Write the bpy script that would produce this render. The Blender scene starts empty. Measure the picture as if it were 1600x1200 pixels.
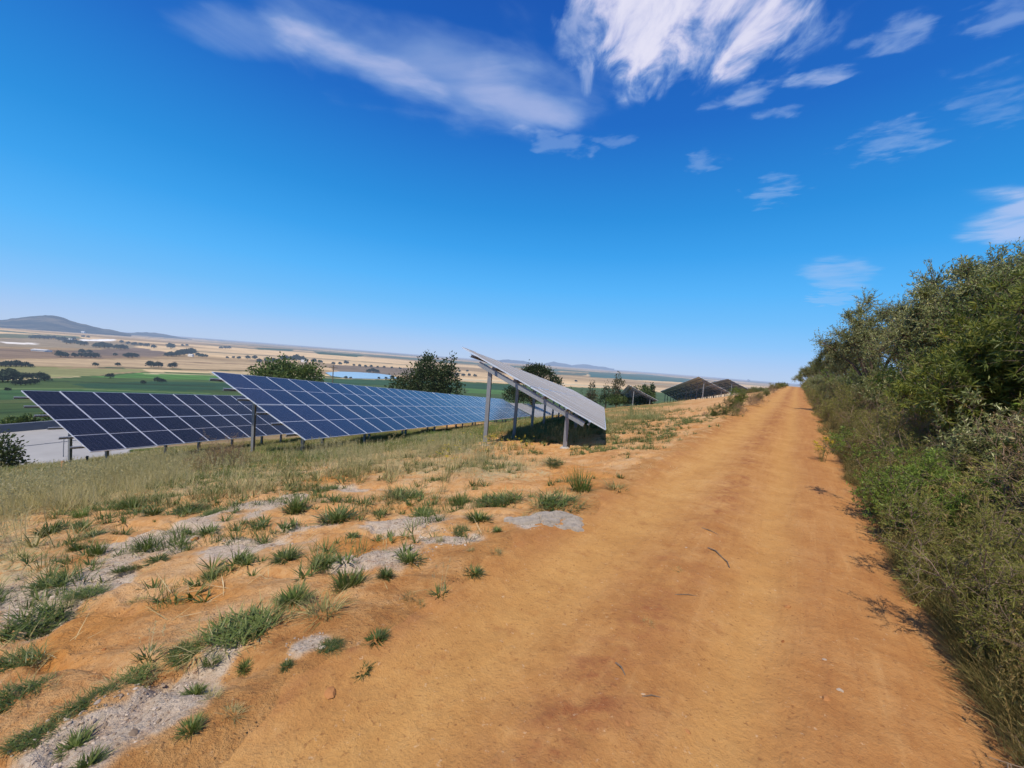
import bpy, math, random
import numpy as np
from mathutils import Matrix, Vector
rng = np.random.default_rng(7)
random.seed(7)
S = bpy.context.scene
COL = S.collection
rad = math.radians

# ------------------------------------------------------------------ camera
FOC, PITCH, ROLL = 616.0, rad(3.29), rad(4.397)
def cam_axes():
    fw = np.array([0, math.cos(PITCH), -math.sin(PITCH)]); rt = np.array([1., 0, 0]); up = np.cross(rt, fw)
    c, s = math.cos(ROLL), math.sin(ROLL)
    return rt * c + up * s, -rt * s + up * c, fw
RT, UP, FW = cam_axes()
cd = bpy.data.cameras.new("camera"); cam = bpy.data.objects.new("camera", cd); COL.objects.link(cam)
cd.sensor_width = 36; cd.lens = 36 * FOC / 1600; cd.clip_start = .05; cd.clip_end = 90000
cam.matrix_world = Matrix(((RT[0], UP[0], -FW[0], 0), (RT[1], UP[1], -FW[1], 0), (RT[2], UP[2], -FW[2], 0), (0, 0, 0, 1)))
S.camera = cam
def ray(px, py):
    d = RT * ((px - 800) / FOC) - UP * ((py - 600) / FOC) + FW
    return d / math.hypot(d[0], d[1])          # unit horizontal length

# ------------------------------------------------------------------ noise
def _h(ix, iy, s):
    n = (ix * 374761393 + iy * 668265263 + s * 1442695041) & 0xFFFFFFFF
    n = ((n ^ (n >> 13)) * 1274126177) & 0xFFFFFFFF
    return ((n ^ (n >> 16)) & 0xFFFF) / 65535.0
def vnoise(x, y, s=0):
    x = np.asarray(x, float); y = np.asarray(y, float)
    ix = np.floor(x).astype(np.int64); iy = np.floor(y).astype(np.int64); fx = x - ix; fy = y - iy
    fx = fx * fx * (3 - 2 * fx); fy = fy * fy * (3 - 2 * fy)
    a = _h(ix, iy, s); b = _h(ix + 1, iy, s); c = _h(ix, iy + 1, s); d = _h(ix + 1, iy + 1, s)
    return (a + (b - a) * fx) * (1 - fy) + (c + (d - c) * fx) * fy
def fbm(x, y, o=4, s=0):
    t = 0; a = 1; n = 0
    for i in range(o):
        t = t + a * vnoise(x * 2 ** i + 17.3 * i, y * 2 ** i - 9.1 * i, s + i); n += a; a *= .5
    return t / n
def sst(a, b, x):
    t = np.clip((x - a) / (b - a), 0, 1); return t * t * (3 - 2 * t)

# ------------------------------------------------------------------ solar table geometry (used by the terrain too)
ML, MW, GAP = 2.28, 1.134, .02
PW = MW + GAP
class Table:
    def __init__(s, P, az, sl, ti, n):
        s.P = np.array(P, float); s.n = n
        a, b, t = rad(az), rad(sl), rad(ti)
        s.u = np.array([math.sin(a) * math.cos(b), math.cos(a) * math.cos(b), math.sin(b)])
        l = np.array([-math.cos(a), math.sin(a), 0]); nn = np.cross(l, s.u); nn = nn if nn[2] > 0 else -nn
        s.v = l * math.cos(t) + nn * math.sin(t)
        w = np.cross(s.u, s.v); s.w = w if w[2] > 0 else -w
    def at(s, i, k, d=0): return s.P + s.u * i * PW + s.v * k * (ML + GAP / 2) + s.w * d
TABLES = {
 'T1': Table((-15.64, 14.62, -4.61), 12.86, -5.15, 25.2, 36),
 'T2': Table((-6.58, 12.73, -3.07), 13.23, -5.66, 24.6, 36),
 'T2b': Table((3.85, 54.6, -7.55), 14.2, -5.4, 21.0, 30),
 'T3': Table((2.53, 10.18, -1.57), 13.31, -4.76, 24.2, 36),
 'T4': Table((20.61, 55.13, -3.92), 13.47, -5.95, 24.6, 29),
 'T5': Table((29.65, 53.4, -2.01), 13.16, -6.42, 24.6, 32),
 'T6': Table((43.63, 71.63, -2.03), 13.32, -5.37, 24.6, 24)}
# ------------------------------------------------------------------ terrain
RD = np.array([math.sin(rad(35.8)), math.cos(rad(35.8))]); RN = np.array([-RD[1], RD[0]])
def pq(x, y): return x * RD[0] + y * RD[1], x * RN[0] + y * RN[1]
def xy(p, q): return p * RD[0] + q * RN[0], p * RD[1] + q * RN[1]
def road_z(p): return np.interp(p, [-40, 10, 17, 36, 60, 85, 110, 160, 300, 900, 3000], [-1.6, -1.6, -1.5, -1.32, -1.05, -.78, -.85, -2.5, -9, -30, -56])
def base_z(x, y):
    p, q = pq(x, y); z = road_z(p)
    t = np.maximum(q - 1.9, 0); e = t * t / (t + .8)
    return z - .189 * np.minimum(e, 60) - .02 * np.clip(p, 0, 80) * sst(2, 10, q) * .5
ctrl = []
for nm, T in TABLES.items():
    hr, hf = (2.6, 1.05)
    if nm == 'T3': hr = 2.35
    if nm == 'T1': hr, hf = 2.75, 1.27
    for i in range(0, T.n + 1, 6):
        for k, h in ((1.56, hr), (.46, hf)):
            g = T.at(i, k); ctrl.append((g[0], g[1], g[2] - h))
ctrl = np.array(ctrl); cres = ctrl[:, 2] - base_z(ctrl[:, 0], ctrl[:, 1])
PAVE_Z = -11.2
FR = [0, 40, 60, 80, 100, 150, 300, 480, 650, 1000, 1500, 1e5]
FZ = [-1, -8, -11, -13.5, -15.5, -20.5, -32, -43, -49, -53, -55, -56]
def ground_z(x, y, fine=True):
    x = np.asarray(x, float); y = np.asarray(y, float); shp = x.shape; x = x.ravel(); y = y.ravel()
    p, q = pq(x, y); r = np.hypot(x, y); az = np.degrees(np.arctan2(x, y))
    z = base_z(x, y)
    c = np.zeros_like(z)
    near = np.where((r < 170) & (q > 1.9))[0]
    for o in range(0, len(near), 40000):
        m = near[o:o + 40000]
        d2 = (x[m, None] - ctrl[:, 0]) ** 2 + (y[m, None] - ctrl[:, 1]) ** 2 + .6
        w = d2 ** -1.6; c[m] = (w @ cres) / (w.sum(1) + 2e-4)
    z = z + c * sst(1.9, 4.2, q)
    # far land
    zf = np.interp(r, FR, FZ)
    wr = sst(75, 140, r) * sst(33, 27, az) * sst(-120, -70, az)
    left = sst(26, 40, q) * sst(-120, -100, az) * sst(-42.5, -47, az)      # the slope breaks below the lowest table
    z = z * (1 - wr) + zf * wr
    z = np.where(left > 0, np.minimum(z, z * (1 - left) + np.minimum(z, zf) * left), z)
    z = np.where((left > .25) & (r < 82) & (az < -43), np.minimum(z, PAVE_Z - .12), z)
    wf = sst(300, 1200, r) * (1 - wr); z = z * (1 - wf) + zf * wf
    zl = np.where(r > 900, (fbm(x / 2200 + 3, y / 2200, 3, 21) - .5) * 26 * sst(900, 5000, r), 0); z = z + zl
    if fine:
        nearw = sst(60, 25, r); off = sst(1.65, 2.3, q + (fbm(p / .8, q / .8, 2, 5) - .5) * .7)
        rt = sst(-.9, -1.7, q)
        amp = np.maximum(off, .6 * rt)
        b = (fbm(x / 1.7, y / 1.7, 3, 1) - .5) * .13 + (fbm(x / .30, y / .30, 4, 2) - .5) * .085 - .05 * sst(.10, 0, np.abs(fbm((x * .3 + y) / .55, (y * .3 - x) / 2.6, 4, 9) - .5)) + (vnoise(x / .05, y / .05, 3) - .5) * .012
        ridge = np.abs(fbm(x / .9 + 4, y / .9, 3, 8) - .5); b = b - .03 * sst(.03, 0, ridge)
        rb = (fbm(p / 2.5, q / .45, 3, 4) - .5) * .028 + (fbm(x / .14, y / .14, 3, 6) - .5) * .014 - .030 * np.exp(-((q - .06) / .22) ** 2) - .028 * np.exp(-((q - 1.24) / .34) ** 2) + .03 * np.exp(-((q - .62) / .2) ** 2) * fbm(x / .3, y / .3, 3, 64) + (vnoise(p / .12, q / .03, 66) - .5) * .006 + .05 * np.exp(-((q - 1.95) / .22) ** 2)
        z = z + nearw * (b * amp + rb * (1 - amp)) + rt * .06 * nearw
    return z.reshape(shp)
def gz(x, y): return float(ground_z(np.array([x]), np.array([y]))[0])
def at(px, py, rmax=30000.):
    """world point of the terrain seen along a ray (marching)"""
    d = ray(px, py); r = 1.0; rs = []
    while r < rmax: rs.append(r); r *= 1.012
    rs = np.array(rs); z = d[2] * rs - ground_z(d[0] * rs, d[1] * rs, False)
    k = np.argmax(z < 0)
    if z[k] >= 0: k = len(rs) - 1
    k = max(k, 1); t = z[k - 1] / (z[k - 1] - z[k] + 1e-9); r = rs[k - 1] + (rs[k] - rs[k - 1]) * t
    return np.array([d[0] * r, d[1] * r, gz(d[0] * r, d[1] * r)])
def along(px, py, r):
    d = ray(px, py); return np.array([d[0] * r, d[1] * r, d[2] * r])

# ------------------------------------------------------------------ object helpers
def mesh(name, V, F, mats=(), smooth=False, attrs=None, mi=None):
    V = np.asarray(V, np.float32).reshape(-1, 3)
    me = bpy.data.meshes.new(name); me.vertices.add(len(V)); me.vertices.foreach_set('co', V.ravel())
    if isinstance(F, np.ndarray):
        n, k = F.shape; idx = F.astype(np.int32).ravel(); st = np.arange(0, n * k, k, dtype=np.int32); tot = np.full(n, k, np.int32)
    else:
        tot = np.array([len(f) for f in F], np.int32); st = np.concatenate(([0], np.cumsum(tot)[:-1])).astype(np.int32)
        idx = np.array([i for f in F for i in f], np.int32)
    me.loops.add(len(idx)); me.loops.foreach_set('vertex_index', idx)
    me.polygons.add(len(tot)); me.polygons.foreach_set('loop_start', st); me.polygons.foreach_set('loop_total', tot)
    me.polygons.foreach_set('use_smooth', np.full(len(tot), bool(smooth)))
    if mi is not None: me.polygons.foreach_set('material_index', np.asarray(mi, np.int32))
    for m in mats: me.materials.append(m)
    for k, a in (attrs or {}).items():
        a = np.asarray(a, np.float32)
        if a.ndim == 1: at_ = me.attributes.new(k, 'FLOAT', 'POINT'); at_.data.foreach_set('value', a)
        else:
            at_ = me.attributes.new(k, 'FLOAT_COLOR', 'POINT'); at_.data.foreach_set('color', np.c_[a, np.ones(len(a))].astype(np.float32).ravel())
    me.update(calc_edges=True); me.validate(); return me
def tag(o, label=None, cat=None, group=None, kind=None):
    if label: o['label'] = label
    if cat: o['category'] = cat
    if group: o['group'] = group
    if kind: o['kind'] = kind
    return o
def obj(name, me, parent=None, loc=None, mat=None):
    o = bpy.data.objects.new(name, me); COL.objects.link(o)
    if parent is not None: o.parent = parent
    if loc is not None: o.location = loc
    if mat is not None: o.matrix_local = mat
    return o
def empty(name, loc, rz=0, sc=1.0):
    o = bpy.data.objects.new(name, None); COL.objects.link(o); o.location = loc; o.rotation_euler = (0, 0, rz)
    o.scale = (sc, sc, sc) if np.isscalar(sc) else sc
    o.empty_display_size = .2; return o
def dup(root, loc, rz, sc=1.0):
    c = root.copy(); COL.objects.link(c); c.location = loc; c.rotation_euler = (0, 0, rz)
    c.scale = (sc, sc, sc) if np.isscalar(sc) else sc
    for ch in root.children:
        d = ch.copy(); COL.objects.link(d); d.parent = c
        for g in ch.children: e = g.copy(); COL.objects.link(e); e.parent = d
    return c
BOXF = np.array([[0, 3, 2, 1], [4, 5, 6, 7], [0, 1, 5, 4], [1, 2, 6, 5], [2, 3, 7, 6], [3, 0, 4, 7]])
def box(x0, x1, y0, y1, z0, z1):
    return np.array([[x0, y0, z0], [x1, y0, z0], [x1, y1, z0], [x0, y1, z0], [x0, y0, z1], [x1, y0, z1], [x1, y1, z1], [x0, y1, z1]], float), BOXF
def join(parts):
    V = []; F = []; o = 0
    for v, f in parts:
        V.append(v); F.append(np.asarray(f) + o); o += len(v)
    return np.concatenate(V), np.concatenate(F)
def tube(pts, radii, n=6):
    pts = np.asarray(pts, float); m = len(pts); V = []; F = []
    ref = np.array([.31, .17, .93])
    for i in range(m):
        d = pts[min(i + 1, m - 1)] - pts[max(i - 1, 0)]; d = d / (np.linalg.norm(d) + 1e-9)
        a = np.cross(d, ref); a /= np.linalg.norm(a) + 1e-9; b = np.cross(d, a)
        t = np.arange(n) * 2 * math.pi / n
        V.append(pts[i] + radii[i] * (np.cos(t)[:, None] * a + np.sin(t)[:, None] * b))
    for i in range(m - 1):
        for j in range(n):
            k = (j + 1) % n; F.append([i * n + j, i * n + k, (i + 1) * n + k, (i + 1) * n + j])
    return np.concatenate(V), np.array(F)

# ------------------------------------------------------------------ node helpers
class NT:
    def __init__(s, tree): s.t = tree; s.L = tree.links
    def n(s, typ, **kw):
        nd = s.t.nodes.new(typ)
        for k, v in kw.items():
            if k.startswith('i_'):
                key = k[2:]; key = int(key) if key.isdigit() else key.replace('_', ' ')
                s.put(nd.inputs[key], v)
            else: setattr(nd, k, v)
        return nd
    def put(s, sock, v):
        if hasattr(v, 'is_output') or isinstance(v, bpy.types.NodeSocket): s.L.new(v, sock)
        else:
            if sock.type == 'RGBA' and len(v) == 3: v = (*v, 1)
            sock.default_value = v
    def math(s, op, a, b=None, c=None, clamp=False):
        nd = s.t.nodes.new('ShaderNodeMath'); nd.operation = op; nd.use_clamp = clamp; s.put(nd.inputs[0], a)
        if b is not None: s.put(nd.inputs[1], b)
        if c is not None: s.put(nd.inputs[2], c)
        return nd.outputs[0]
    def vmath(s, op, a, b=None):
        nd = s.t.nodes.new('ShaderNodeVectorMath'); nd.operation = op; s.put(nd.inputs[0], a)
        if b is not None: s.put(nd.inputs[1 if op != 'SCALE' else 3], b)
        return nd.outputs['Value'] if op in ('LENGTH', 'DOT_PRODUCT', 'DISTANCE') else nd.outputs[0]
    def mix(s, f, a, b, blend='MIX'):
        nd = s.t.nodes.new('ShaderNodeMix'); nd.data_type = 'RGBA'; nd.blend_type = blend; nd.clamp_factor = True
        s.put(nd.inputs[0], f); s.put(nd.inputs[6], a); s.put(nd.inputs[7], b); return nd.outputs[2]
    def ramp(s, f, stops, interp='LINEAR'):
        nd = s.t.nodes.new('ShaderNodeValToRGB'); cr = nd.color_ramp; cr.interpolation = interp
        while len(cr.elements) < len(stops): cr.elements.new(.5)
        for e, (p, c) in zip(cr.elements, stops): e.position = p; e.color = (*c, 1) if len(c) == 3 else c
        s.put(nd.inputs[0], f); return nd.outputs[0]
    def noise(s, vec, scale, detail=4, rough=.55, dist=0, out='Fac'):
        nd = s.n('ShaderNodeTexNoise'); s.put(nd.inputs['Vector'], vec); nd.inputs['Scale'].default_value = scale
        nd.inputs['Detail'].default_value = detail; nd.inputs['Roughness'].default_value = rough; nd.inputs['Distortion'].default_value = dist
        return nd.outputs[out]
    def mapr(s, v, a, b, c=0., d=1., smooth=True):
        nd = s.n('ShaderNodeMapRange'); nd.interpolation_type = 'SMOOTHSTEP' if smooth else 'LINEAR'; nd.clamp = True if not smooth else nd.clamp
        for i, x in enumerate((v, a, b, c, d)): s.put(nd.inputs[i], x)
        return nd.outputs[0]
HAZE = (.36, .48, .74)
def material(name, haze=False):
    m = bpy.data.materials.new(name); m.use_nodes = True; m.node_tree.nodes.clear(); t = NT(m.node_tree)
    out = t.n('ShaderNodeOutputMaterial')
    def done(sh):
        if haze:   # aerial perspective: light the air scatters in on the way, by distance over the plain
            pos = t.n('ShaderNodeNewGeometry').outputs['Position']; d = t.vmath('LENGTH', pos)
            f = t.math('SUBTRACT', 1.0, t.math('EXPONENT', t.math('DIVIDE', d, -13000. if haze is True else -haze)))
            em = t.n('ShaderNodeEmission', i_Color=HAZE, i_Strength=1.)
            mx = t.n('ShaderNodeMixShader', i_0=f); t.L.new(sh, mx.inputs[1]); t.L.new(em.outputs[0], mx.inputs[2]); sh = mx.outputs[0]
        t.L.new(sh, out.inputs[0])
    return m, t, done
def simple(name, col, rough=.6, metal=0., var=.12, scale=8., bump=0., spec=.5, haze=False):
    m, t, done = material(name, haze); pos = t.n('ShaderNodeTexCoord').outputs['Object']
    nz = t.noise(pos, scale, 5); v = t.math('MULTIPLY_ADD', nz, 2 * var, 1 - var)
    c = t.mix(1.0, col, t.n('ShaderNodeCombineColor', i_0=v, i_1=v, i_2=v).outputs[0], 'MULTIPLY')
    b = t.n('ShaderNodeBsdfPrincipled', i_Base_Color=c, i_Roughness=rough, i_Metallic=metal); b.inputs['Specular IOR Level'].default_value = spec
    if bump:
        bp = t.n('ShaderNodeBump', i_Strength=bump, i_Distance=.01, i_Height=t.noise(pos, scale * 6, 4)); t.L.new(bp.outputs[0], b.inputs['Normal'])
    done(b.outputs[0]); return m
def leafmat(name, stops, rough=.5, transl=.3, spec=.35, haze=False, ovar=.25):
    """leaf colours picked per leaf, shifted a little per plant; two-sided, lets light through"""
    m, t, done = material(name, haze)
    isl = t.n('ShaderNodeNewGeometry').outputs['Random Per Island']; oi = t.n('ShaderNodeObjectInfo').outputs['Random']
    pos = t.n('ShaderNodeNewGeometry').outputs['Position']
    cl = t.noise(pos, 1.1, 3); f = t.math('ADD', t.math('MULTIPLY', isl, .6), t.math('MULTIPLY', t.math('SUBTRACT', cl, .3), .95), clamp=True)
    c = t.ramp(f, stops); v = t.math('MULTIPLY_ADD', oi, 2 * ovar, 1 - ovar)
    c = t.mix(1.0, c, t.n('ShaderNodeCombineColor', i_0=v, i_1=v, i_2=v).outputs[0], 'MULTIPLY')
    b = t.n('ShaderNodeBsdfPrincipled', i_Base_Color=c, i_Roughness=rough); b.inputs['Specular IOR Level'].default_value = spec
    tr = t.n('ShaderNodeBsdfTranslucent', i_Color=t.mix(.35, c, (.25, .30, .04)))
    mx = t.n('ShaderNodeMixShader', i_0=transl); t.L.new(b.outputs[0], mx.inputs[1]); t.L.new(tr.outputs[0], mx.inputs[2])
    done(mx.outputs[0]); return m

# ------------------------------------------------------------------ world and sun
SUN_EL, SUN_AZ = rad(58), rad(202)       # azimuth clockwise from +Y
W = bpy.data.worlds.new("World"); S.world = W; W.use_nodes = True; W.node_tree.nodes.clear(); t = NT(W.node_tree)
sky = t.n('ShaderNodeTexSky', sky_type='NISHITA'); sky.sun_disc = False; sky.sun_elevation = SUN_EL; sky.sun_rotation = SUN_AZ
sky.air_density = 1.0; sky.dust_density = .6; sky.ozone_density = 3.0
gen = t.n('ShaderNodeTexCoord').outputs['Generated']; sp = t.n('ShaderNodeSeparateXYZ'); t.L.new(gen, sp.inputs[0]); dz = sp.outputs[2]
ramp = t.ramp(t.math('MAXIMUM', dz, 0.0), [(0, (.49, .64, .90)), (.03, (.39, .60, .95)), (.07, (.25, .565, 1.0)), (.12, (.15, .52, 1.0)), (.18, (.085, .47, 1.0)), (.26, (.035, .37, .90)), (.34, (.016, .285, .78)), (.5, (.008, .15, .60)), (.67, (.006, .092, .47)), (1, (.006, .07, .38))])
nis = t.mix(1.0, sky.outputs[0], (.10, .10, .10), 'MULTIPLY')
base = t.mix(.90, nis, ramp)
zz = t.math('MAXIMUM', dz, .03)
cx = t.math('DIVIDE', sp.outputs[0], zz); cy = t.math('DIVIDE', sp.outputs[1], zz)
cv = t.n('ShaderNodeCombineXYZ', i_0=cx, i_1=cy, i_2=0.0).outputs[0]
def skyp(px, py): d = ray(px, py); return np.array([d[0] / d[2], d[1] / d[2]])
wn = t.n('ShaderNodeTexNoise', i_Vector=cv, i_Scale=2.6, i_Detail=5.)
wob = t.vmath('SCALE', t.vmath('SUBTRACT', wn.outputs['Color'], (.5, .5, .5)), 1.5)
wn2 = t.n('ShaderNodeTexNoise', i_Vector=cv, i_Scale=9., i_Detail=5.)
wob2 = t.vmath('SCALE', t.vmath('SUBTRACT', wn2.outputs['Color'], (.5, .5, .5)), 2.6)
def streaks(p0, p1, st, scale, detail=7, rough=.62, dist=.35):
    sd = skyp(*p1) - skyp(*p0); sd = sd / np.linalg.norm(sd)
    sv = t.n('ShaderNodeCombineXYZ', i_0=t.vmath('DOT_PRODUCT', cv, (sd[0] / st, sd[1] / st, 0)), i_1=t.vmath('DOT_PRODUCT', cv, (-sd[1], sd[0], 0)), i_2=scale).outputs[0]
    return t.noise(sv, scale, detail, rough, dist)
def cloud(c, a, b, dens, nz, lo, hi, soft=(1.15, .25), wb=None):
    """one patch of cloud on the layer overhead: centre, half axis a and half axis b; streak noise and its window"""
    C0 = skyp(*c); A = skyp(*a) - C0; B = skyp(*b) - C0; M = np.linalg.inv(np.array([A, B]).T)
    rel = t.vmath('SUBTRACT', cv, (C0[0], C0[1], 0))
    uv = t.vmath('ADD', t.n('ShaderNodeCombineXYZ', i_0=t.vmath('DOT_PRODUCT', rel, (M[0, 0], M[0, 1], 0)), i_1=t.vmath('DOT_PRODUCT', rel, (M[1, 0], M[1, 1], 0))).outputs[0], wob2 if wb is None else wb)
    mask = t.mapr(t.vmath('LENGTH', t.vmath('MULTIPLY', uv, (1, 1, 0))), soft[0], soft[1])
    f = t.math('SUBTRACT', t.math('ADD', nz, t.math('MULTIPLY', mask, .34)), .34)     # cloud thins out towards its rim
    return t.math('MULTIPLY', t.math('MULTIPLY', t.mapr(f, lo, hi), t.mapr(mask, 0., .35)), dens)
sA = streaks((420, 80), (690, 150), 1.7, 3.4, 5, .50, .5); sB = streaks((1000, 130), (1050, 10), 2.0, 9.0, 6, .58, .5); sC = streaks((1150, 150), (1340, 105), 2.0, 13.0, 6, .55, .6); sH = streaks((1250, 440), (1360, 440), 1.8, 4.0, 6, .55, .6)
clouds = [
 cloud((700, 130), (950, 200), (665, 205), .44, sA, .18, .70, (1.2, .1), wob),
 cloud((570, 108), (715, 165), (553, 138), .50, sA, .04, .62, (1.15, .0), wob),
 cloud((840, 145), (950, 165), (815, 215), .26, sA, .12, .60, (1.2, .1), wob),
 cloud((380, 60), (230, 30), (400, 105), .30, sA, .18, .6, (1.2, .1), wob),
 cloud((1100, 30), (1350, -30), (1065, 158), .95, sB, .16, .58, (1.25, .3), wob),
 cloud((1020, 20), (1120, 10), (1010, 135), .70, sB, .14, .52, (1.25, .3), wob),
 cloud((935, 60), (1010, 60), (925, 145), .42, sB, .27, .56, (1.25, .2), wob),
 cloud((1165, 148), (1232, 128), (1170, 165), .48, sC, .08, .62, (1.25, .0)),
 cloud((1290, 118), (1362, 104), (1295, 131), .54, sC, .08, .62, (1.25, .0)),
 cloud((1220, 177), (1270, 168), (1222, 189), .36, sC, .06, .58, (1.25, .0)),
 cloud((1410, 58), (1495, 36), (1420, 84), .42, sC, .12, .6, (1.25, .0)),
 cloud((1575, 40), (1660, 18), (1582, 75), .36, sC, .14, .62, (1.25, .0)),
 cloud((1390, 222), (1480, 205), (1396, 252), .34, sC, .14, .62, (1.25, .0)),
 cloud((1550, 160), (1650, 140), (1556, 198), .24, sC, .14, .62, (1.25, .0)),
 cloud((1210, 300), (1262, 288), (1215, 322), .32, sC, .14, .62, (1.25, .0)),
 cloud((1095, 253), (1126, 248), (1098, 274), .26, sC, .08, .52, (1.25, .0)),
 cloud((965, 220), (1006, 218), (967, 231), .22, sC, .08, .52, (1.25, .0)),
 cloud((1610, 350), (1740, 335), (1612, 390), .62, sH, .0, .46, (1.25, .0), wob),
 cloud((1312, 432), (1372, 434), (1314, 458), .40, sH, .04, .56, (1.25, .0), wob),
 cloud((1300, 467), (1345, 466), (1301, 478), .28, sH, .0, .46, (1.25, .0)),
 cloud((870, 225), (930, 237), (872, 246), .26, sC, .08, .52, (1.25, .0))]
tot = None
for c in clouds: tot = c if tot is None else t.math('SUBTRACT', 1.0, t.math('MULTIPLY', t.math('SUBTRACT', 1.0, tot), t.math('SUBTRACT', 1.0, c)))
ccol = t.ramp(tot, [(0, (.36, .56, .86)), (.35, (.42, .58, .86)), (.75, (.66, .68, .90)), (1, (.78, .77, .92))])
base = t.mix(tot, base, ccol)
bg = t.n('ShaderNodeBackground', i_Color=base, i_Strength=1.0); t.L.new(bg.outputs[0], t.n('ShaderNodeOutputWorld').inputs[0])
sl = bpy.data.lights.new("sun", 'SUN'); sl.energy = 4.75; sl.angle = rad(.53); sl.color = (1., .90, .74); so = bpy.data.objects.new("sun", sl); COL.objects.link(so)
sd = Vector((math.sin(SUN_AZ) * math.cos(SUN_EL), math.cos(SUN_AZ) * math.cos(SUN_EL), math.sin(SUN_EL))); so.rotation_euler = sd.to_track_quat('Z', 'Y').to_euler(); so.location = (0, 0, 40)
S.view_settings.view_transform = 'Standard'; S.view_settings.look = 'None'; S.view_settings.exposure = 0; S.view_settings.gamma = 1
W.cycles.sampling_method = 'MANUAL'; W.cycles.sample_map_resolution = 512
S.render.engine = 'CYCLES'; S.cycles.use_denoising = True; S.cycles.use_adaptive_sampling = True; S.cycles.adaptive_threshold = .02; S.cycles.max_bounces = 6; S.cycles.transparent_max_bounces = 8
S.cycles.sample_clamp_indirect = 6

# ------------------------------------------------------------------ ground masks (world positions)
def ell(cx_, cy_, rx, ry, rot=0.):
    c0 = at(cx_, cy_); cr, sr = math.cos(rad(rot)), math.sin(rad(rot))
    a = (at(cx_ + rx * cr, cy_ + rx * sr) - at(cx_ - rx * cr, cy_ - rx * sr)) / 2; b = (at(cx_ - ry * sr, cy_ + ry * cr) - at(cx_ + ry * sr, cy_ - ry * cr)) / 2
    a, b = a[:2], b[:2]; a = a * min(1, 9 / np.linalg.norm(a)); b = b * min(1, 2.6 / np.linalg.norm(b)); n_ = np.array([-a[1], a[0]]) / np.linalg.norm(a); b = b if abs(b @ n_) > .12 * np.linalg.norm(b) else b + n_ * .3
    return c0[:2], np.linalg.inv(np.array([a, b]).T)
def emask(E, x, y, soft=.5, nz=None):
    m = np.zeros_like(x)
    for c0, M in E:
        d = np.hypot(M[0, 0] * (x - c0[0]) + M[0, 1] * (y - c0[1]), M[1, 0] * (x - c0[0]) + M[1, 1] * (y - c0[1]))
        if nz is not None: d = d + nz
        m = np.maximum(m, sst(1.05, 1.05 - soft, d))
    return m
GRAV = [ell(a_, b_, c_ * 1.12, d_ * 1.18, e_) for a_, b_, c_, d_, e_ in [(60, 950, 80, 28, -18), (170, 892, 90, 22, -22), (290, 830, 90, 16, -20), (420, 787, 70, 12, -12), (400, 850, 90, 14, -8), (645, 818, 65, 16, -4), (860, 815, 52, 15, -5),
  (610, 872, 62, 18, -12), (545, 885, 30, 14, 0), (350, 1010, 60, 22, -30), (250, 1085, 125, 44, -32), (110, 1165, 120, 52, -25), (20, 925, 60, 26, -15), (210, 850, 70, 14, -20), (480, 820, 60, 10, -5), (700, 845, 50, 10, 0), (545, 760, 40, 8, 0), (715, 703, 28, 5, 0), (480, 1010, 40, 20, -20)]]
WHITE = [ell(*e) for e in [(860, 815, 50, 13, -5)]]
ORNG = [ell(*e) for e in [(150, 965, 170, 42, -20), (300, 930, 130, 34, -12), (90, 1010, 110, 40, -20), (360, 858, 60, 14, -12), (500, 745, 80, 9, 0), (560, 850, 90, 18, -5), (780, 860, 130, 40, -10), (900, 740, 90, 20, 0)]]
LAWN = [ell(*e) for e in [(220, 704, 90, 8, -6), (400, 704, 80, 8, -6), (330, 722, 60, 9, -4), (280, 712, 110, 12, -6), (380, 700, 60, 10, -4), (120, 730, 60, 8, -6), (470, 688, 40, 6, -4)]]
DRYG = [ell(*e) for e in [(60, 770, 120, 40, -5), (200, 755, 150, 28, -10), (20, 860, 80, 60, 0), (600, 715, 190, 22, -4), (740, 725, 110, 18, 0), (520, 715, 90, 10, 0), (640, 730, 90, 14, 0), (770, 735, 90, 16, 0), (560, 728, 70, 10, 0), (690, 702, 80, 9, 0), (900, 690, 60, 8, 0), (985, 645, 50, 14, 0)]]

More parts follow.
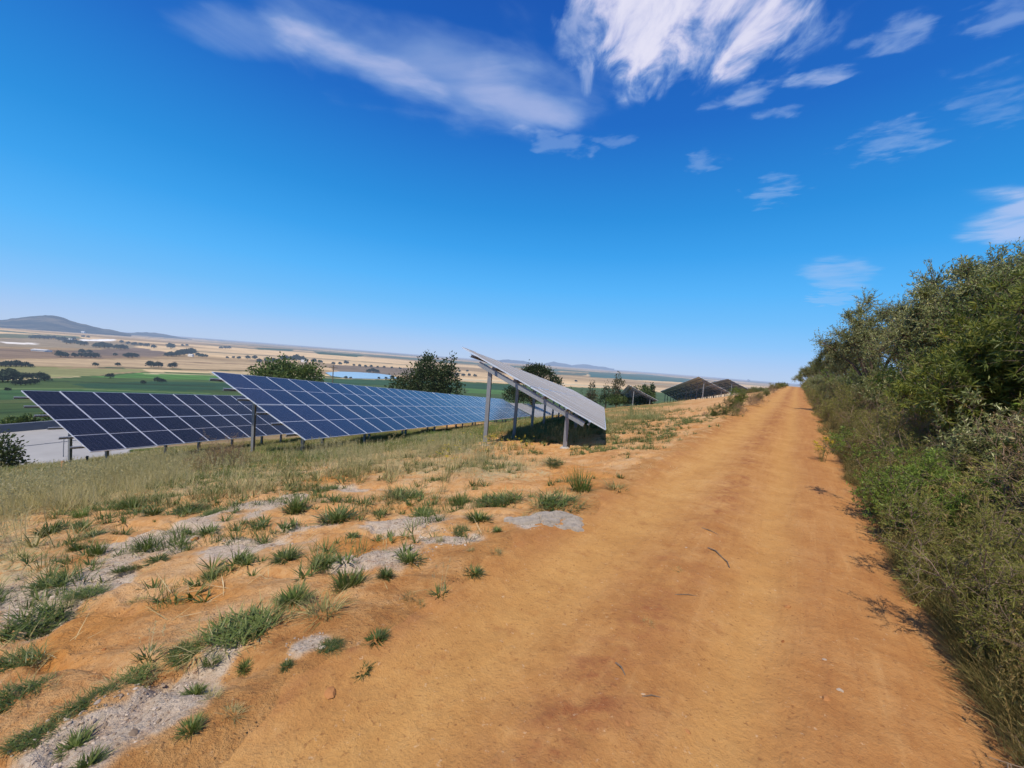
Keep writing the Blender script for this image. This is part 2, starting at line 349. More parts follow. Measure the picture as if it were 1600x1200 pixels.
# far fields: outlines on the plain
def poly(pts): return np.array([at(px, py)[:2] for px, py in pts])
def inpoly(P, x, y):
    r = np.zeros(x.shape, bool); n = len(P); j = n - 1
    for i in range(n):
        xi, yi = P[i]; xj, yj = P[j]
        c = ((yi > y) != (yj > y)) & (x < (xj - xi) * (y - yi) / (yj - yi + 1e-12) + xi); r ^= c; j = i
    return r
tan, tan2, ptan = (.46, .33, .18), (.38, .27, .14), (.54, .40, .23)
grn, dgr, vgr, brn = (.060, .098, .030), (.030, .072, .035), (.09, .15, .04), (.21, .15, .10)
FIELDS = [
 ([(-300, 640), (-300, 560), (0, 572), (110, 573), (60, 590), (-300, 660)], (.20, .20, .075)),
 ([(0, 575), (240, 577), (130, 588), (0, 592)], (.22, .22, .09)),
 ([(-300, 700), (-300, 612), (0, 594), (125, 588), (230, 581), (420, 585), (640, 592), (800, 600), (960, 607), (1060, 616), (1060, 660), (600, 650), (0, 720)], grn),
 ([(120, 600), (250, 596), (340, 598), (500, 601), (500, 607), (300, 610), (150, 612)], dgr),
 ([(-100, 616), (60, 606), (200, 607), (330, 612), (330, 618), (100, 622), (-100, 640)], (.045, .10, .035)),
 ([(135, 590), (230, 582), (350, 586), (350, 594), (220, 592)], (.075, .17, .04)),
 ([(510, 592), (640, 594), (820, 603), (820, 612), (640, 602), (510, 600)], (.035, .085, .04)),
 ([(730, 607), (830, 611), (830, 618), (730, 614)], (.07, .15, .04)),
 ([(-300, 545), (0, 544), (160, 549), (280, 556), (180, 560), (0, 560), (-300, 560)], brn),
 ([(100, 548), (210, 543), (260, 548), (250, 556), (150, 556)], (.17, .13, .10)),
 ([(-300, 530), (0, 529), (60, 528), (230, 538), (200, 546), (0, 541), (-300, 545)], (.26, .21, .14)),
 ([(-200, 522), (0, 521), (120, 525), (130, 529), (0, 528), (-200, 530)], (.14, .15, .09)),
 ([(125, 530), (180, 530), (178, 533), (128, 533)], (.85, .84, .80)),
 ([(0, 534), (55, 536), (55, 538), (0, 537)], (.7, .66, .6)),
 ([(520, 570), (640, 575), (720, 583), (720, 589), (610, 586), (520, 580)], (.18, .14, .10)),
 ([(390, 562), (520, 568), (520, 575), (400, 572)], (.27, .20, .12)),
 ([(400, 543), (460, 546), (455, 549), (400, 546)], dgr), ([(490, 549), (570, 555), (560, 558), (495, 553)], dgr),
 ([(920, 581), (1010, 585), (1080, 592), (1080, 598), (1000, 594), (920, 589)], (.06, .13, .12)),
 ([(860, 580), (920, 583), (915, 587), (865, 585)], (.10, .13, .10)),
 ([(820, 574), (880, 578), (870, 581), (822, 578)], (.08, .12, .10)),
 ([(0, 561), (330, 562), (480, 572), (380, 578), (240, 575), (0, 571)], (.42, .31, .18)),
 ([(200, 577), (400, 581), (640, 590), (420, 586), (230, 581)], (.50, .39, .22)),
 ([(230, 541), (400, 552), (520, 562), (640, 572), (520, 566), (380, 558), (240, 548)], ptan)]
FIELDS += [([(145, 573.6), (330, 577.2), (420, 579.5), (420, 580.4), (330, 578.3), (145, 574.8)], (.05, .07, .03)), ([(0, 592.6), (130, 588.2), (132, 589.2), (0, 594.2)], (.42, .34, .2)), ([(60, 594), (180, 598), (340, 604), (340, 605.2), (180, 599.3), (60, 595.4)], (.03, .055, .02)),
 ([(-50, 606), (120, 606), (330, 614), (330, 616), (120, 608), (-50, 608.5)], (.10, .15, .05)), ([(-60, 626), (150, 622), (150, 626), (-60, 632)], (.10, .13, .045)), ([(-60, 642), (130, 636), (130, 640), (-60, 650)], (.04, .075, .025)), ([(230, 583), (420, 587), (640, 593.5), (640, 594.5), (420, 588.4), (230, 584.2)], (.40, .34, .2)),
 ([(270, 565), (460, 571), (460, 572), (270, 566.2)], (.27, .19, .11)), ([(300, 548), (520, 561), (640, 570), (640, 571), (520, 562.3), (300, 549.3)], (.22, .18, .11)), ([(640, 561), (760, 571), (900, 583), (900, 584), (760, 572.2), (640, 562)], (.24, .2, .13)), ([(1000, 598), (1080, 603), (1080, 604.5), (1000, 599.5)], (.3, .26, .17)), ([(720, 592), (860, 598), (960, 604), (960, 606), (860, 600), (720, 594)], (.50, .42, .27))]
FP = [(poly(p), c) for p, c in FIELDS]
LAKEP = [(508, 582), (530, 580.5), (560, 581.5), (590, 583.5), (612, 586.5), (622, 591), (590, 592), (545, 591), (518, 587.5)]

# ------------------------------------------------------------------ ground mesh (one sheet to the horizon)
a_in = np.arange(-62, 62.01, .24); a_out = np.arange(66, 294, 4.); AZ = np.radians(np.concatenate((a_in, a_out)))
rr = [.55]
while rr[-1] < 70: rr.append(rr[-1] * 1.0085)
while rr[-1] < 45000: rr.append(rr[-1] * 1.022)
rr = np.array(rr); nR, nA = len(rr), len(AZ)
X = rr[:, None] * np.sin(AZ)[None]; Y = rr[:, None] * np.cos(AZ)[None]
Z = ground_z(X, Y); P_, Q_ = pq(X, Y); R_ = np.hypot(X, Y)
Z = Z - .05 * ((Q_ < 1.5) & (Q_ > -1.35) & (P_ > -8) & (P_ < 118))          # the road sheet lies over this
x, y, z = X.ravel(), Y.ravel(), Z.ravel(); p, q, r = P_.ravel(), Q_.ravel(), R_.ravel()
nz = (fbm(x / .35, y / .35, 4, 11) - .5) * 1.1
nr = r < 60
grav = np.zeros_like(x); orng = grav.copy(); lawn = grav.copy(); whit = grav.copy(); dry = grav.copy()
grav[nr] = emask(GRAV, x[nr], y[nr], .85, nz[nr] * 1.2); orng[nr] = emask(ORNG, x[nr], y[nr], .8, nz[nr] * .7); whit[nr] = emask(WHITE, x[nr], y[nr], .3, nz[nr])
lawn[nr] = emask(LAWN, x[nr], y[nr], .5, nz[nr] * .5); dry[nr] = emask(DRYG, x[nr], y[nr], .7, nz[nr])
grav *= sst(1.5, 2.0, q)
veg = sst(9, 14, q) * sst(.42, .6, fbm(x / 3, y / 3, 3, 31) + .12 * sst(10, 30, q)); szn = sst(7.6, 9.5, q + .25 * p + (fbm(x / 1.2, y / 1.2, 3, 84) - .5) * 3) * sst(5.2, 3.6, p + (fbm(x / 1.5, y / 1.5, 2, 85) - .5) * 2) * sst(20.5, 18, q) * nr; lawn = np.maximum(lawn, veg * .75 * (1 - szn)); dry = np.maximum(dry, szn)
lawn = np.maximum(lawn, sst(30, 45, q) * .9); dry = np.maximum(dry, .5 * sst(-1.2, -2.0, q))
fc = np.tile(np.array(tan), (len(x), 1)); big = fbm(x / 900, y / 500, 3, 41)
fc = fc * (1 - sst(.45, .62, big)[:, None] * .35) + np.array(ptan) * (sst(.55, .3, big)[:, None] * .3)
far = r > 50; fx, fy = x.copy(), y.copy(); fx = fx + (fbm(x / 90, y / 90, 2, 43) - .5) * 30 * sst(200, 600, r); fy = fy + (fbm(x / 90, y / 90, 2, 44) - .5) * 30 * sst(200, 600, r)
for Pg, c in FP:
    m = far & inpoly(Pg, fx, fy); fc[m] = c
strips = vnoise(x / 2600 + y / 900, y / 700, 47); m = r > 3500
fc[m & (strips > .62)] = (.10, .13, .09); fc[m & (strips < .22)] = (.30, .24, .17)
fc = fc * (.85 + .3 * fbm(x / 60, y / 60, 3, 45))[:, None]
rows = np.sin((x * .93 - y * .37) * 2 * math.pi / 14.) * .12 * ((r > 120) & (r < 900)) * (fc[:, 1] > fc[:, 0])
fc = fc * (1 + rows)[:, None]
ffac = sst(48, 90, r) * sst(36, 28, np.degrees(np.arctan2(x, y))); ffac = np.maximum(ffac, sst(200, 500, r))
ffac = np.maximum(ffac, sst(30, 44, q) * sst(20, 0, np.degrees(np.arctan2(x, y))))
i0 = np.arange(nR - 1)[:, None] * nA; j0 = np.arange(nA)[None]; j1 = (j0 + 1) % nA
F = np.stack((i0 + j0, i0 + nA + j0, i0 + nA + j1, i0 + j1), -1).reshape(-1, 4)[:, ::-1]

def dirt_nodes(t, road):
    pos = t.n('ShaderNodeNewGeometry').outputs['Position']
    A = lambda n: t.n('ShaderNodeAttribute', attribute_name=n).outputs['Fac']
    n1 = t.noise(pos, .45, 5, .6); n2 = t.noise(pos, 2.6, 6, .62); n3 = t.noise(pos, 15, 7, .72); n4 = t.noise(pos, 70, 4, .65)
    mixn = t.math('ADD', t.math('MULTIPLY', n1, .25), t.math('ADD', t.math('MULTIPLY', n2, .35), t.math('ADD', t.math('MULTIPLY', n3, .30), t.math('MULTIPLY', n4, .10))))
    if road:
        c = t.ramp(mixn, [(.32, (.25, .105, .036)), (.42, (.37, .172, .056)), (.50, (.455, .232, .079)), (.62, (.56, .325, .130))])
        tr = A('track'); dk = A('dark'); pp = t.vmath('DOT_PRODUCT', pos, (RD[0], RD[1], 0)); qq = t.vmath('DOT_PRODUCT', pos, (RN[0], RN[1], 0))
        ns = t.noise(t.n('ShaderNodeCombineXYZ', i_0=t.math('MULTIPLY', pp, .8), i_1=t.math('MULTIPLY', qq, 9.)).outputs[0], 1., 6, .65)
        c = t.mix(t.math('MULTIPLY', t.mapr(qq, .95, -.35), .42), c, t.mix(n2, (.33, .135, .046), (.45, .215, .078)))
        c = t.mix(t.mapr(ns, .50, .72, 0., .38), c, (.27, .105, .038)); c = t.mix(t.mapr(ns, .46, .30, 0., .35), c, (.58, .335, .135))
        c = t.mix(t.math('MULTIPLY', tr, .6), c, t.mix(n2, (.46, .240, .072), (.60, .350, .120)))
        dn = t.mapr(t.math('ADD', t.math('MULTIPLY', n3, .5), t.math('MULTIPLY', n2, .5)), .40, .62)
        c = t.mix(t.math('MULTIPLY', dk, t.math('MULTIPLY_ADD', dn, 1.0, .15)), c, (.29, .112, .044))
    else:
        c = t.ramp(mixn, [(.30, (.32, .130, .042)), (.42, (.46, .215, .072)), (.50, (.56, .315, .130)), (.64, (.66, .45, .25))])
        c = t.mix(t.math('MULTIPLY', A('orng'), .75), c, t.mix(n3, (.44, .165, .035), (.60, .29, .07)))
        c = t.mix(t.math('MULTIPLY', t.mapr(t.math('ADD', A('grav'), t.math('MULTIPLY', t.math('SUBTRACT', n2, .5), .8)), .0, .55), .75), c, t.mix(n3, (.47, .34, .22), (.64, .51, .37)))
        gsc = t.n('ShaderNodeSeparateColor', i_0=t.n('ShaderNodeTexVoronoi', i_Vector=pos, i_Scale=48.).outputs['Color']).outputs[0]; gsp = t.n('ShaderNodeCombineColor', i_0=gsc, i_1=gsc, i_2=gsc).outputs[0]
        g = t.mix(.45, t.ramp(t.math('MULTIPLY_ADD', n3, .6, t.math('MULTIPLY', n2, .4)), [(.3, (.40, .30, .21)), (.5, (.60, .49, .375)), (.7, (.74, .64, .52))]), t.mix(1., (.70, .58, .46), t.mix(.5, gsp, (.7, .7, .7)), 'MULTIPLY'))
        gm = t.mapr(t.math('ADD', A('grav'), t.math('ADD', t.math('MULTIPLY', t.math('SUBTRACT', n2, .5), 2.6), t.math('MULTIPLY', t.math('SUBTRACT', n3, .5), 1.3))), .12, .72)
        c = t.mix(t.math('MULTIPLY', t.math('MULTIPLY', gm, t.mapr(A('grav'), .02, .40)), .90), c, g); c = t.mix(A('whit'), c, t.mix(n3, (.44, .38, .31), (.70, .63, .55)))
        c = t.mix(t.math('MULTIPLY', A('dryg'), t.mapr(n3, .35, .6)), c, t.mix(n2, (.40, .31, .16), (.58, .48, .28)))
        c = t.mix(t.math('MULTIPLY', A('lawn'), t.mapr(n3, .22, .48)), c, t.mix(n2, (.06, .10, .022), (.14, .17, .045)))
    if not road:
        qv = t.vmath('DOT_PRODUCT', pos, (RN[0], RN[1], 0)); rc = t.ramp(mixn, [(.32, (.25, .105, .036)), (.42, (.37, .172, .056)), (.50, (.455, .232, .079)), (.62, (.56, .325, .130))])
        c = t.mix(t.math('MULTIPLY', t.mapr(t.math('ADD', qv, t.math('MULTIPLY', t.math('SUBTRACT', n2, .5), 1.6)), 2.45, 1.75), t.math('MULTIPLY', t.mapr(qv, .8, 1.2), t.mapr(A('grav'), .35, .05))), c, rc)
    spk = t.mapr(t.noise(pos, 40, 4, .65), .58, .70); c = t.mix(t.math('MULTIPLY', spk, .6), c, (.19, .078, .032)); blot = t.mapr(t.noise(pos, 5.5, 6, .7), .54, .72); c = t.mix(t.math('MULTIPLY', blot, .38), c, (.27, .10, .036))
    spk2 = t.mapr(t.noise(pos, 27, 5, .7), .62, .70); c = t.mix(t.math('MULTIPLY', spk2, .45), c, (.62, .46, .30))
    h = t.math('ADD', t.math('MULTIPLY', n3, .6), t.math('MULTIPLY', n4, .25)); vor = t.n('ShaderNodeTexVoronoi', i_Vector=pos, i_Scale=38.).outputs['Distance']
    h = t.math('ADD', h, t.math('MULTIPLY', t.math('MULTIPLY', t.mapr(vor, .30, .0), t.mapr(n2, .52, .62)), .0 if road else .30))
    if road: h = t.math('ADD', h, t.math('MULTIPLY', ns, .55))
    return c, h, pos, A
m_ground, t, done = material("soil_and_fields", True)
c, h, pos, A = dirt_nodes(t, False)
fcn = t.n('ShaderNodeAttribute', attribute_name='fcol').outputs['Color']; fn = t.noise(pos, .12, 6, .7); fv = t.math('MULTIPLY_ADD', fn, .7, .65)
sx_ = t.n('ShaderNodeSeparateXYZ', i_0=pos); cvv = t.n('ShaderNodeCombineXYZ', i_0=t.math('MULTIPLY', t.math('MULTIPLY_ADD', sx_.outputs[0], .93, t.math('MULTIPLY', sx_.outputs[1], .37)), .006), i_1=t.math('MULTIPLY', t.math('MULTIPLY_ADD', sx_.outputs[1], .93, t.math('MULTIPLY', sx_.outputs[0], -.37)), .02)).outputs[0]
fv = t.math('MULTIPLY', fv, t.math('MULTIPLY_ADD', t.noise(cvv, 1., 6, .8), 2.0, 0.))
fcn = t.mix(1., fcn, t.n('ShaderNodeCombineColor', i_0=fv, i_1=fv, i_2=fv).outputs[0], 'MULTIPLY')
c = t.mix(A('ffac'), c, fcn)
b = t.n('ShaderNodeBsdfPrincipled', i_Base_Color=c, i_Roughness=.95); b.inputs['Specular IOR Level'].default_value = .12
bp = t.n('ShaderNodeBump', i_Strength=1., i_Distance=.055, i_Height=h); t.L.new(bp.outputs[0], b.inputs['Normal']); done(b.outputs[0])
tag(obj('ground', mesh('ground', np.c_[x, y, z], F, [m_ground], True, dict(grav=grav, orng=orng, lawn=lawn, whit=whit, dryg=dry, ffac=ffac, fcol=fc))), kind='structure')
# road sheet
ps = [-6.]
while ps[-1] < 118: ps.append(ps[-1] + max(.02, .0065 * abs(ps[-1]) if ps[-1] > 3.2 else .02))
ps = np.array(ps); qs = np.linspace(-1.9, 2.15, 190); PP, QQ = np.meshgrid(ps, qs, indexing='ij'); X, Y = xy(PP, QQ)
edge = np.minimum(sst(2.1, 1.72, QQ + (fbm(X / .5, Y / .5, 3, 51) - .5) * .6), sst(-1.85, -1.4, QQ + (fbm(X / .5, Y / .5, 3, 52) - .5) * .5))
Z = ground_z(X, Y) + .006 - .05 * (1 - edge)
x, y, p, q = X.ravel(), Y.ravel(), PP.ravel(), QQ.ravel()
wob = (fbm(p / 3., q * 0, 2, 61) - .5) * .5; nse = fbm(p / 1.6, q / .25, 4, 62)
tyre = (vnoise(p / .9, q / .05, 65) - .5) * .5
track = np.maximum(np.exp(-((q - 1.24 + wob * .5) / .34) ** 2), .85 * np.exp(-((q - .06 + wob * .4) / .22) ** 2)) * sst(.15, .55, nse + .12 + tyre * .4)
brk = sst(.40, .60, .55 * fbm(x / .6, y / .6, 3, 63) + .45 * fbm(x / .09, y / .09, 3, 67)); dark = np.exp(-((q - .62 + wob * .4) / .22) ** 2) * (.12 + .88 * brk)
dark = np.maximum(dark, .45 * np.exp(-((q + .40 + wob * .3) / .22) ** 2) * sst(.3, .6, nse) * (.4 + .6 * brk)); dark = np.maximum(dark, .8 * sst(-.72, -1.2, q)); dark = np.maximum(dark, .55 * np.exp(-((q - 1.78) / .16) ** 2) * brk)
nP, nQ = PP.shape; i0 = np.arange(nP - 1)[:, None] * nQ; j0 = np.arange(nQ - 1)[None]
F = np.stack((i0 + j0, i0 + j0 + 1, i0 + nQ + j0 + 1, i0 + nQ + j0), -1).reshape(-1, 4)[:, ::-1]
m_road, t, done = material("road_dirt"); c, h, pos, A = dirt_nodes(t, True)
b = t.n('ShaderNodeBsdfPrincipled', i_Base_Color=c, i_Roughness=.95); b.inputs['Specular IOR Level'].default_value = .12
bp = t.n('ShaderNodeBump', i_Strength=1., i_Distance=.026, i_Height=h); t.L.new(bp.outputs[0], b.inputs['Normal']); done(b.outputs[0])
tag(obj('dirt_road', mesh('dirt_road', np.c_[x, y, Z.ravel()], F, [m_road], True, dict(track=track, dark=dark))), kind='structure')

# ------------------------------------------------------------------ solar tables
def glass(nm, spec, rough, glare_amt, tint):
  m_, t, done = material(nm)
  ob = t.n('ShaderNodeTexCoord').outputs['Object']; sp = t.n('ShaderNodeSeparateXYZ', i_0=ob)
  def lines(v, pitch, half):
    d = t.math('ABSOLUTE', t.math('SUBTRACT', t.math('FRACT', t.math('DIVIDE', v, pitch)), .5)); return t.math('GREATER_THAN', d, .5 - half / pitch)
  gx = lines(sp.outputs[0], .182, .0018); gy = lines(sp.outputs[1], .0925, .0015); bus = lines(t.math('ADD', sp.outputs[0], .0091), .0182, .0011)
  midl = t.math('LESS_THAN', t.math('ABSOLUTE', t.math('SUBTRACT', sp.outputs[1], ML / 2)), .009)
  oi = t.n('ShaderNodeObjectInfo').outputs['Random']
  cell = t.mix(oi, tint[0], tint[1]); cell = t.mix(t.math('MULTIPLY', bus, .13), cell, (.32, .34, .38)); cell = t.mix(t.math('MULTIPLY', t.math('MAXIMUM', gx, gy), .5), cell, (.16, .16, .26)); cell = t.mix(midl, cell, (.62, .63, .70))
  dust_glare_nz = t.noise(ob, 2.2, 5, .6); cell = t.mix(t.math('MULTIPLY', dust_glare_nz, .022), cell, (.5, .42, .34))
  b = t.n('ShaderNodeBsdfPrincipled', i_Base_Color=cell, i_Roughness=rough, i_IOR=1.5); b.inputs['Specular IOR Level'].default_value = spec; b.inputs['Sheen Weight'].default_value = .6 if glare_amt > 1 else .06; b.inputs['Sheen Roughness'].default_value = .28; b.inputs['Sheen Tint'].default_value = (1, .93, .85, 1)
  # pale grey glare painted as a diffuse layer, stronger the flatter one looks along
  lw = t.n('ShaderNodeLayerWeight', i_Blend=.5).outputs['Facing']; f = t.math('MULTIPLY', t.math('POWER', lw, 5.), glare_amt, clamp=True)
  df = t.n('ShaderNodeBsdfDiffuse', i_Color=t.mix(dust_glare_nz, (.30, .285, .27), (.42, .40, .38))); mx = t.n('ShaderNodeMixShader', i_0=f); t.L.new(b.outputs[0], mx.inputs[1]); t.L.new(df.outputs[0], mx.inputs[2]); done(mx.outputs[0]); return m_
m_glass = {'T1': glass("panel_cells_dark", .22, .2, .15, ((.003, .006, .012), (.006, .010, .022))), 'T2': glass("panel_cells_blue", .50, .2, .12, ((.005, .008, .026), (.010, .014, .046)))}
m_glass['T3'] = glass("panel_cells_glare", .30, .3, 1.15, ((.006, .008, .02), (.01, .012, .03)))  # panel variant with the grey glare mixed into its colour
m_back = simple("panel_backsheet", (.50, .50, .53), .6, 0, .08, 3)
m_alu = simple("anodised_aluminium", (.74, .76, .80), .38, .55, .06, 5)
m_galv = simple("galvanised_steel", (.27, .285, .31), .5, .45, .22, 14, .1)
gv, gf = box(.012, MW - .012, .012, ML - .012, -.012, -.004)
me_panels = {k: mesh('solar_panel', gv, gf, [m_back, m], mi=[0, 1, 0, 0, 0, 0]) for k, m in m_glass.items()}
e = .019; fr = [box(0, MW, 0, e, -.035, 0), box(0, MW, ML - e, ML, -.035, 0), box(0, e, e, ML - e, -.035, 0), box(MW - e, MW, e, ML - e, -.035, 0)]
me_frame = mesh('frame', *join(fr), [m_alu])
def channel(w, d, th, L):      # open C section along +Z
    return join([box(-w / 2, w / 2, -d / 2, -d / 2 + th, 0, L), box(-w / 2, -w / 2 + th, -d / 2 + th, d / 2, 0, L), box(w / 2 - th, w / 2, -d / 2 + th, d / 2, 0, L)])
me_rear = mesh('post', *channel(.085, .11, .010, 3.6), [m_galv]); me_front = mesh('post', *channel(.085, .11, .010, 2.1), [m_galv])
m_conc = simple("footing_concrete", (.42, .39, .36), .9, 0, .2, 12, .4)
fv = []; ff = None
th = np.arange(10) * 2 * math.pi / 10
fV = np.concatenate([np.c_[np.cos(th) * a * (1 + .1 * np.sin(3 * th)), np.sin(th) * a, np.full(10, h)] for a, h in ((.14, -.3), (.13, .0), (.10, .035))]); fF = [[i + 10 * k, (i + 1) % 10 + 10 * k, (i + 1) % 10 + 10 * (k + 1), i + 10 * (k + 1)] for k in range(2) for i in range(10)] + [list(range(20, 30))]
me_foot = mesh('footing', fV, fF, [m_conc], False)
def basis(o, ax, ay, az_): return Matrix(((ax[0], ay[0], az_[0], o[0]), (ax[1], ay[1], az_[1], o[1]), (ax[2], ay[2], az_[2], o[2]), (0, 0, 0, 1)))
def build_table(nm, label):
    T = TABLES[nm]; g = T.at(0, 1); g = np.array([g[0], g[1], gz(g[0], g[1])])
    root = empty('solar_table', g); tag(root, label, 'solar table', 'tilted solar tables on the slope')
    for i in range(T.n):
        for k in range(2):
            o = T.P + T.u * i * PW + T.v * k * (ML + GAP) - g
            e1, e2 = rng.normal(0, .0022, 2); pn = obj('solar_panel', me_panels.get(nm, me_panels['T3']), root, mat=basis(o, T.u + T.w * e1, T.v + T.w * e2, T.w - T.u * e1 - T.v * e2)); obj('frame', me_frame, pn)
    Lr = T.n * PW
    pv, pf = join([box(-.38, Lr + .1, -.03, .03, -.043, -.036), box(-.38, Lr + .1, -.03, -.022, -.115, -.043), box(-.38, Lr + .1, -.022, .018, -.115, -.108)])
    mp = mesh('purlin', pv, pf, [m_galv])
    for fr_ in (.10, .25, .40, .60, .75, .90): obj('purlin', mp, root, mat=basis(T.P + T.v * 2 * ML * fr_ - g, T.u, T.v, T.w))
    rv, rf = join([box(-.035, .035, .55, 2 * ML - .62, -.255, -.247), box(-.035, -.027, .55, 2 * ML - .62, -.247, -.117), box(-.027, .035, .55, 2 * ML - .62, -.124, -.117)])
    mr = mesh('rafter', rv, rf, [m_galv]); ins = {'T3': .12, 'T1': .9, 'T2': .85}.get(nm, .3)
    i = ins; sx = np.array([T.u[0], T.u[1], 0]); sx /= np.linalg.norm(sx); sy = np.array([-sx[1], sx[0], 0])
    while i < T.n + .2:
        obj('rafter', mr, root, mat=basis(T.P + T.u * i * PW - g, T.u, T.v, T.w))
        for k, me_, L in ((1.56, me_rear, 3.6), (.46, me_front, 2.1)):
            top = T.at(i + .07, k, -.2); o = np.array([top[0], top[1], top[2] - L])
            obj('post', me_, root, mat=basis(o - g, sx, sy, (0, 0, 1)))
            if nm in ('T3', 'T2') and i < 8: obj('footing', me_foot, root, loc=np.array([top[0], top[1], gz(top[0], top[1])]) - g)
        i += 3.3
build_table('T1', 'lowest solar table at far left with dark purple-black panels, beside the pale paved road')
build_table('T2', 'long middle solar table with blue panels, its tall near post standing in short grass')
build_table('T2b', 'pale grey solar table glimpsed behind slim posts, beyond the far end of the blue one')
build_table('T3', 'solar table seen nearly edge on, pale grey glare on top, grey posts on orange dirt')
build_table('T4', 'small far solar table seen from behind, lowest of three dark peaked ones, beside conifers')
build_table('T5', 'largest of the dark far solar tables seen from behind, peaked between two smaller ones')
build_table('T6', 'farthest peaked solar table, dark underside half hidden by roadside shrubs')

# ------------------------------------------------------------------ plants: leaves, blades, branches
def unit(v): return v / (np.linalg.norm(v, axis=-1, keepdims=True) + 1e-9)
def cards(P, D, L, Wd, lift=.12, r=rng):
    """one folded diamond leaf per row"""
    n = len(P); D = unit(D); s = unit(np.cross(D, r.normal(size=(n, 3)))); nn = np.cross(s, D)
    L = np.broadcast_to(L, n)[:, None]; Wd = np.broadcast_to(Wd, n)[:, None]
    V = np.stack((P, P + D * L * .45 + s * Wd * .5 + nn * Wd * lift, P + D * L - nn * L * .06, P + D * L * .45 - s * Wd * .5 + nn * Wd * lift), 1).reshape(-1, 3)
    return V, np.arange(n * 4).reshape(n, 4)
def blades(P, az, l0, l1, L, Wd, segs=3):
    n = len(P); az = np.broadcast_to(az, n); h = np.stack((np.cos(az), np.sin(az), np.zeros(n)), 1); sd = np.stack((-np.sin(az), np.cos(az), np.zeros(n)), 1)
    c = P.copy(); rows = []
    for k in range(segs + 1):
        f = k / segs; wd = Wd * (1 - f ** 1.7) * (.55 + .45 * min(1, f * 3)) + .0006
        rows.append(c - sd * (wd * .5)[:, None]); rows.append(c + sd * (wd * .5)[:, None])
        th = l0 + (l1 - l0) * (f + .5 / segs); st = L / segs
        c = c + h * (np.sin(th) * st)[:, None] + np.array([0, 0, 1.]) * (np.cos(th) * st)[:, None]
    V = np.stack(rows, 1).reshape(-1, 3); m = 2 * (segs + 1); b = (np.arange(n) * m)[:, None]
    F = np.concatenate([np.stack((b[:, 0] + 2 * k, b[:, 0] + 2 * k + 1, b[:, 0] + 2 * k + 3, b[:, 0] + 2 * k + 2), 1) for k in range(segs)])
    return V, F
def lines_grow(B, D, L, m, wig, up, r):
    P = [B]; p_ = B; d = unit(D)
    for k in range(m):
        p_ = p_ + d * (L / m)[:, None]; P.append(p_); d = unit(d + wig * r.normal(size=d.shape) + np.array([0, 0, up]))
    return np.stack(P, 1)
def kids(PL, per, tmin, spread, r):
    n, m = PL.shape[:2]; m -= 1; i = np.repeat(np.arange(n), per); tt = r.uniform(tmin, 1, len(i)) * m * .999; k = tt.astype(int); f = (tt - k)[:, None]
    a = PL[i, k]; b = PL[i, k + 1]; d = unit(b - a)
    return a + (b - a) * f, unit(d * (1 - spread) + spread * unit(np.cross(d, r.normal(size=d.shape)))), tt / m
def tubes(PL, r0, r1, sides=3):
    n, m = PL.shape[:2]; T = unit(np.gradient(PL, axis=1)); A = unit(np.cross(T, np.array([.31, .17, .93]))); Bn = np.cross(T, A)
    R = (r0[:, None] + (r1 - r0)[:, None] * np.linspace(0, 1, m)[None])[..., None]; th = np.arange(sides) * 2 * math.pi / sides
    V = np.stack([PL + R * (math.cos(a) * A + math.sin(a) * Bn) for a in th], 2).reshape(-1, 3)
    b = np.arange(n)[:, None, None] * m * sides + np.arange(m - 1)[None, :, None] * sides; j = np.arange(sides)[None, None]; j2 = (j + 1) % sides
    return V, np.stack((b + j, b + j2, b + sides + j2, b + sides + j), -1).reshape(-1, 4)
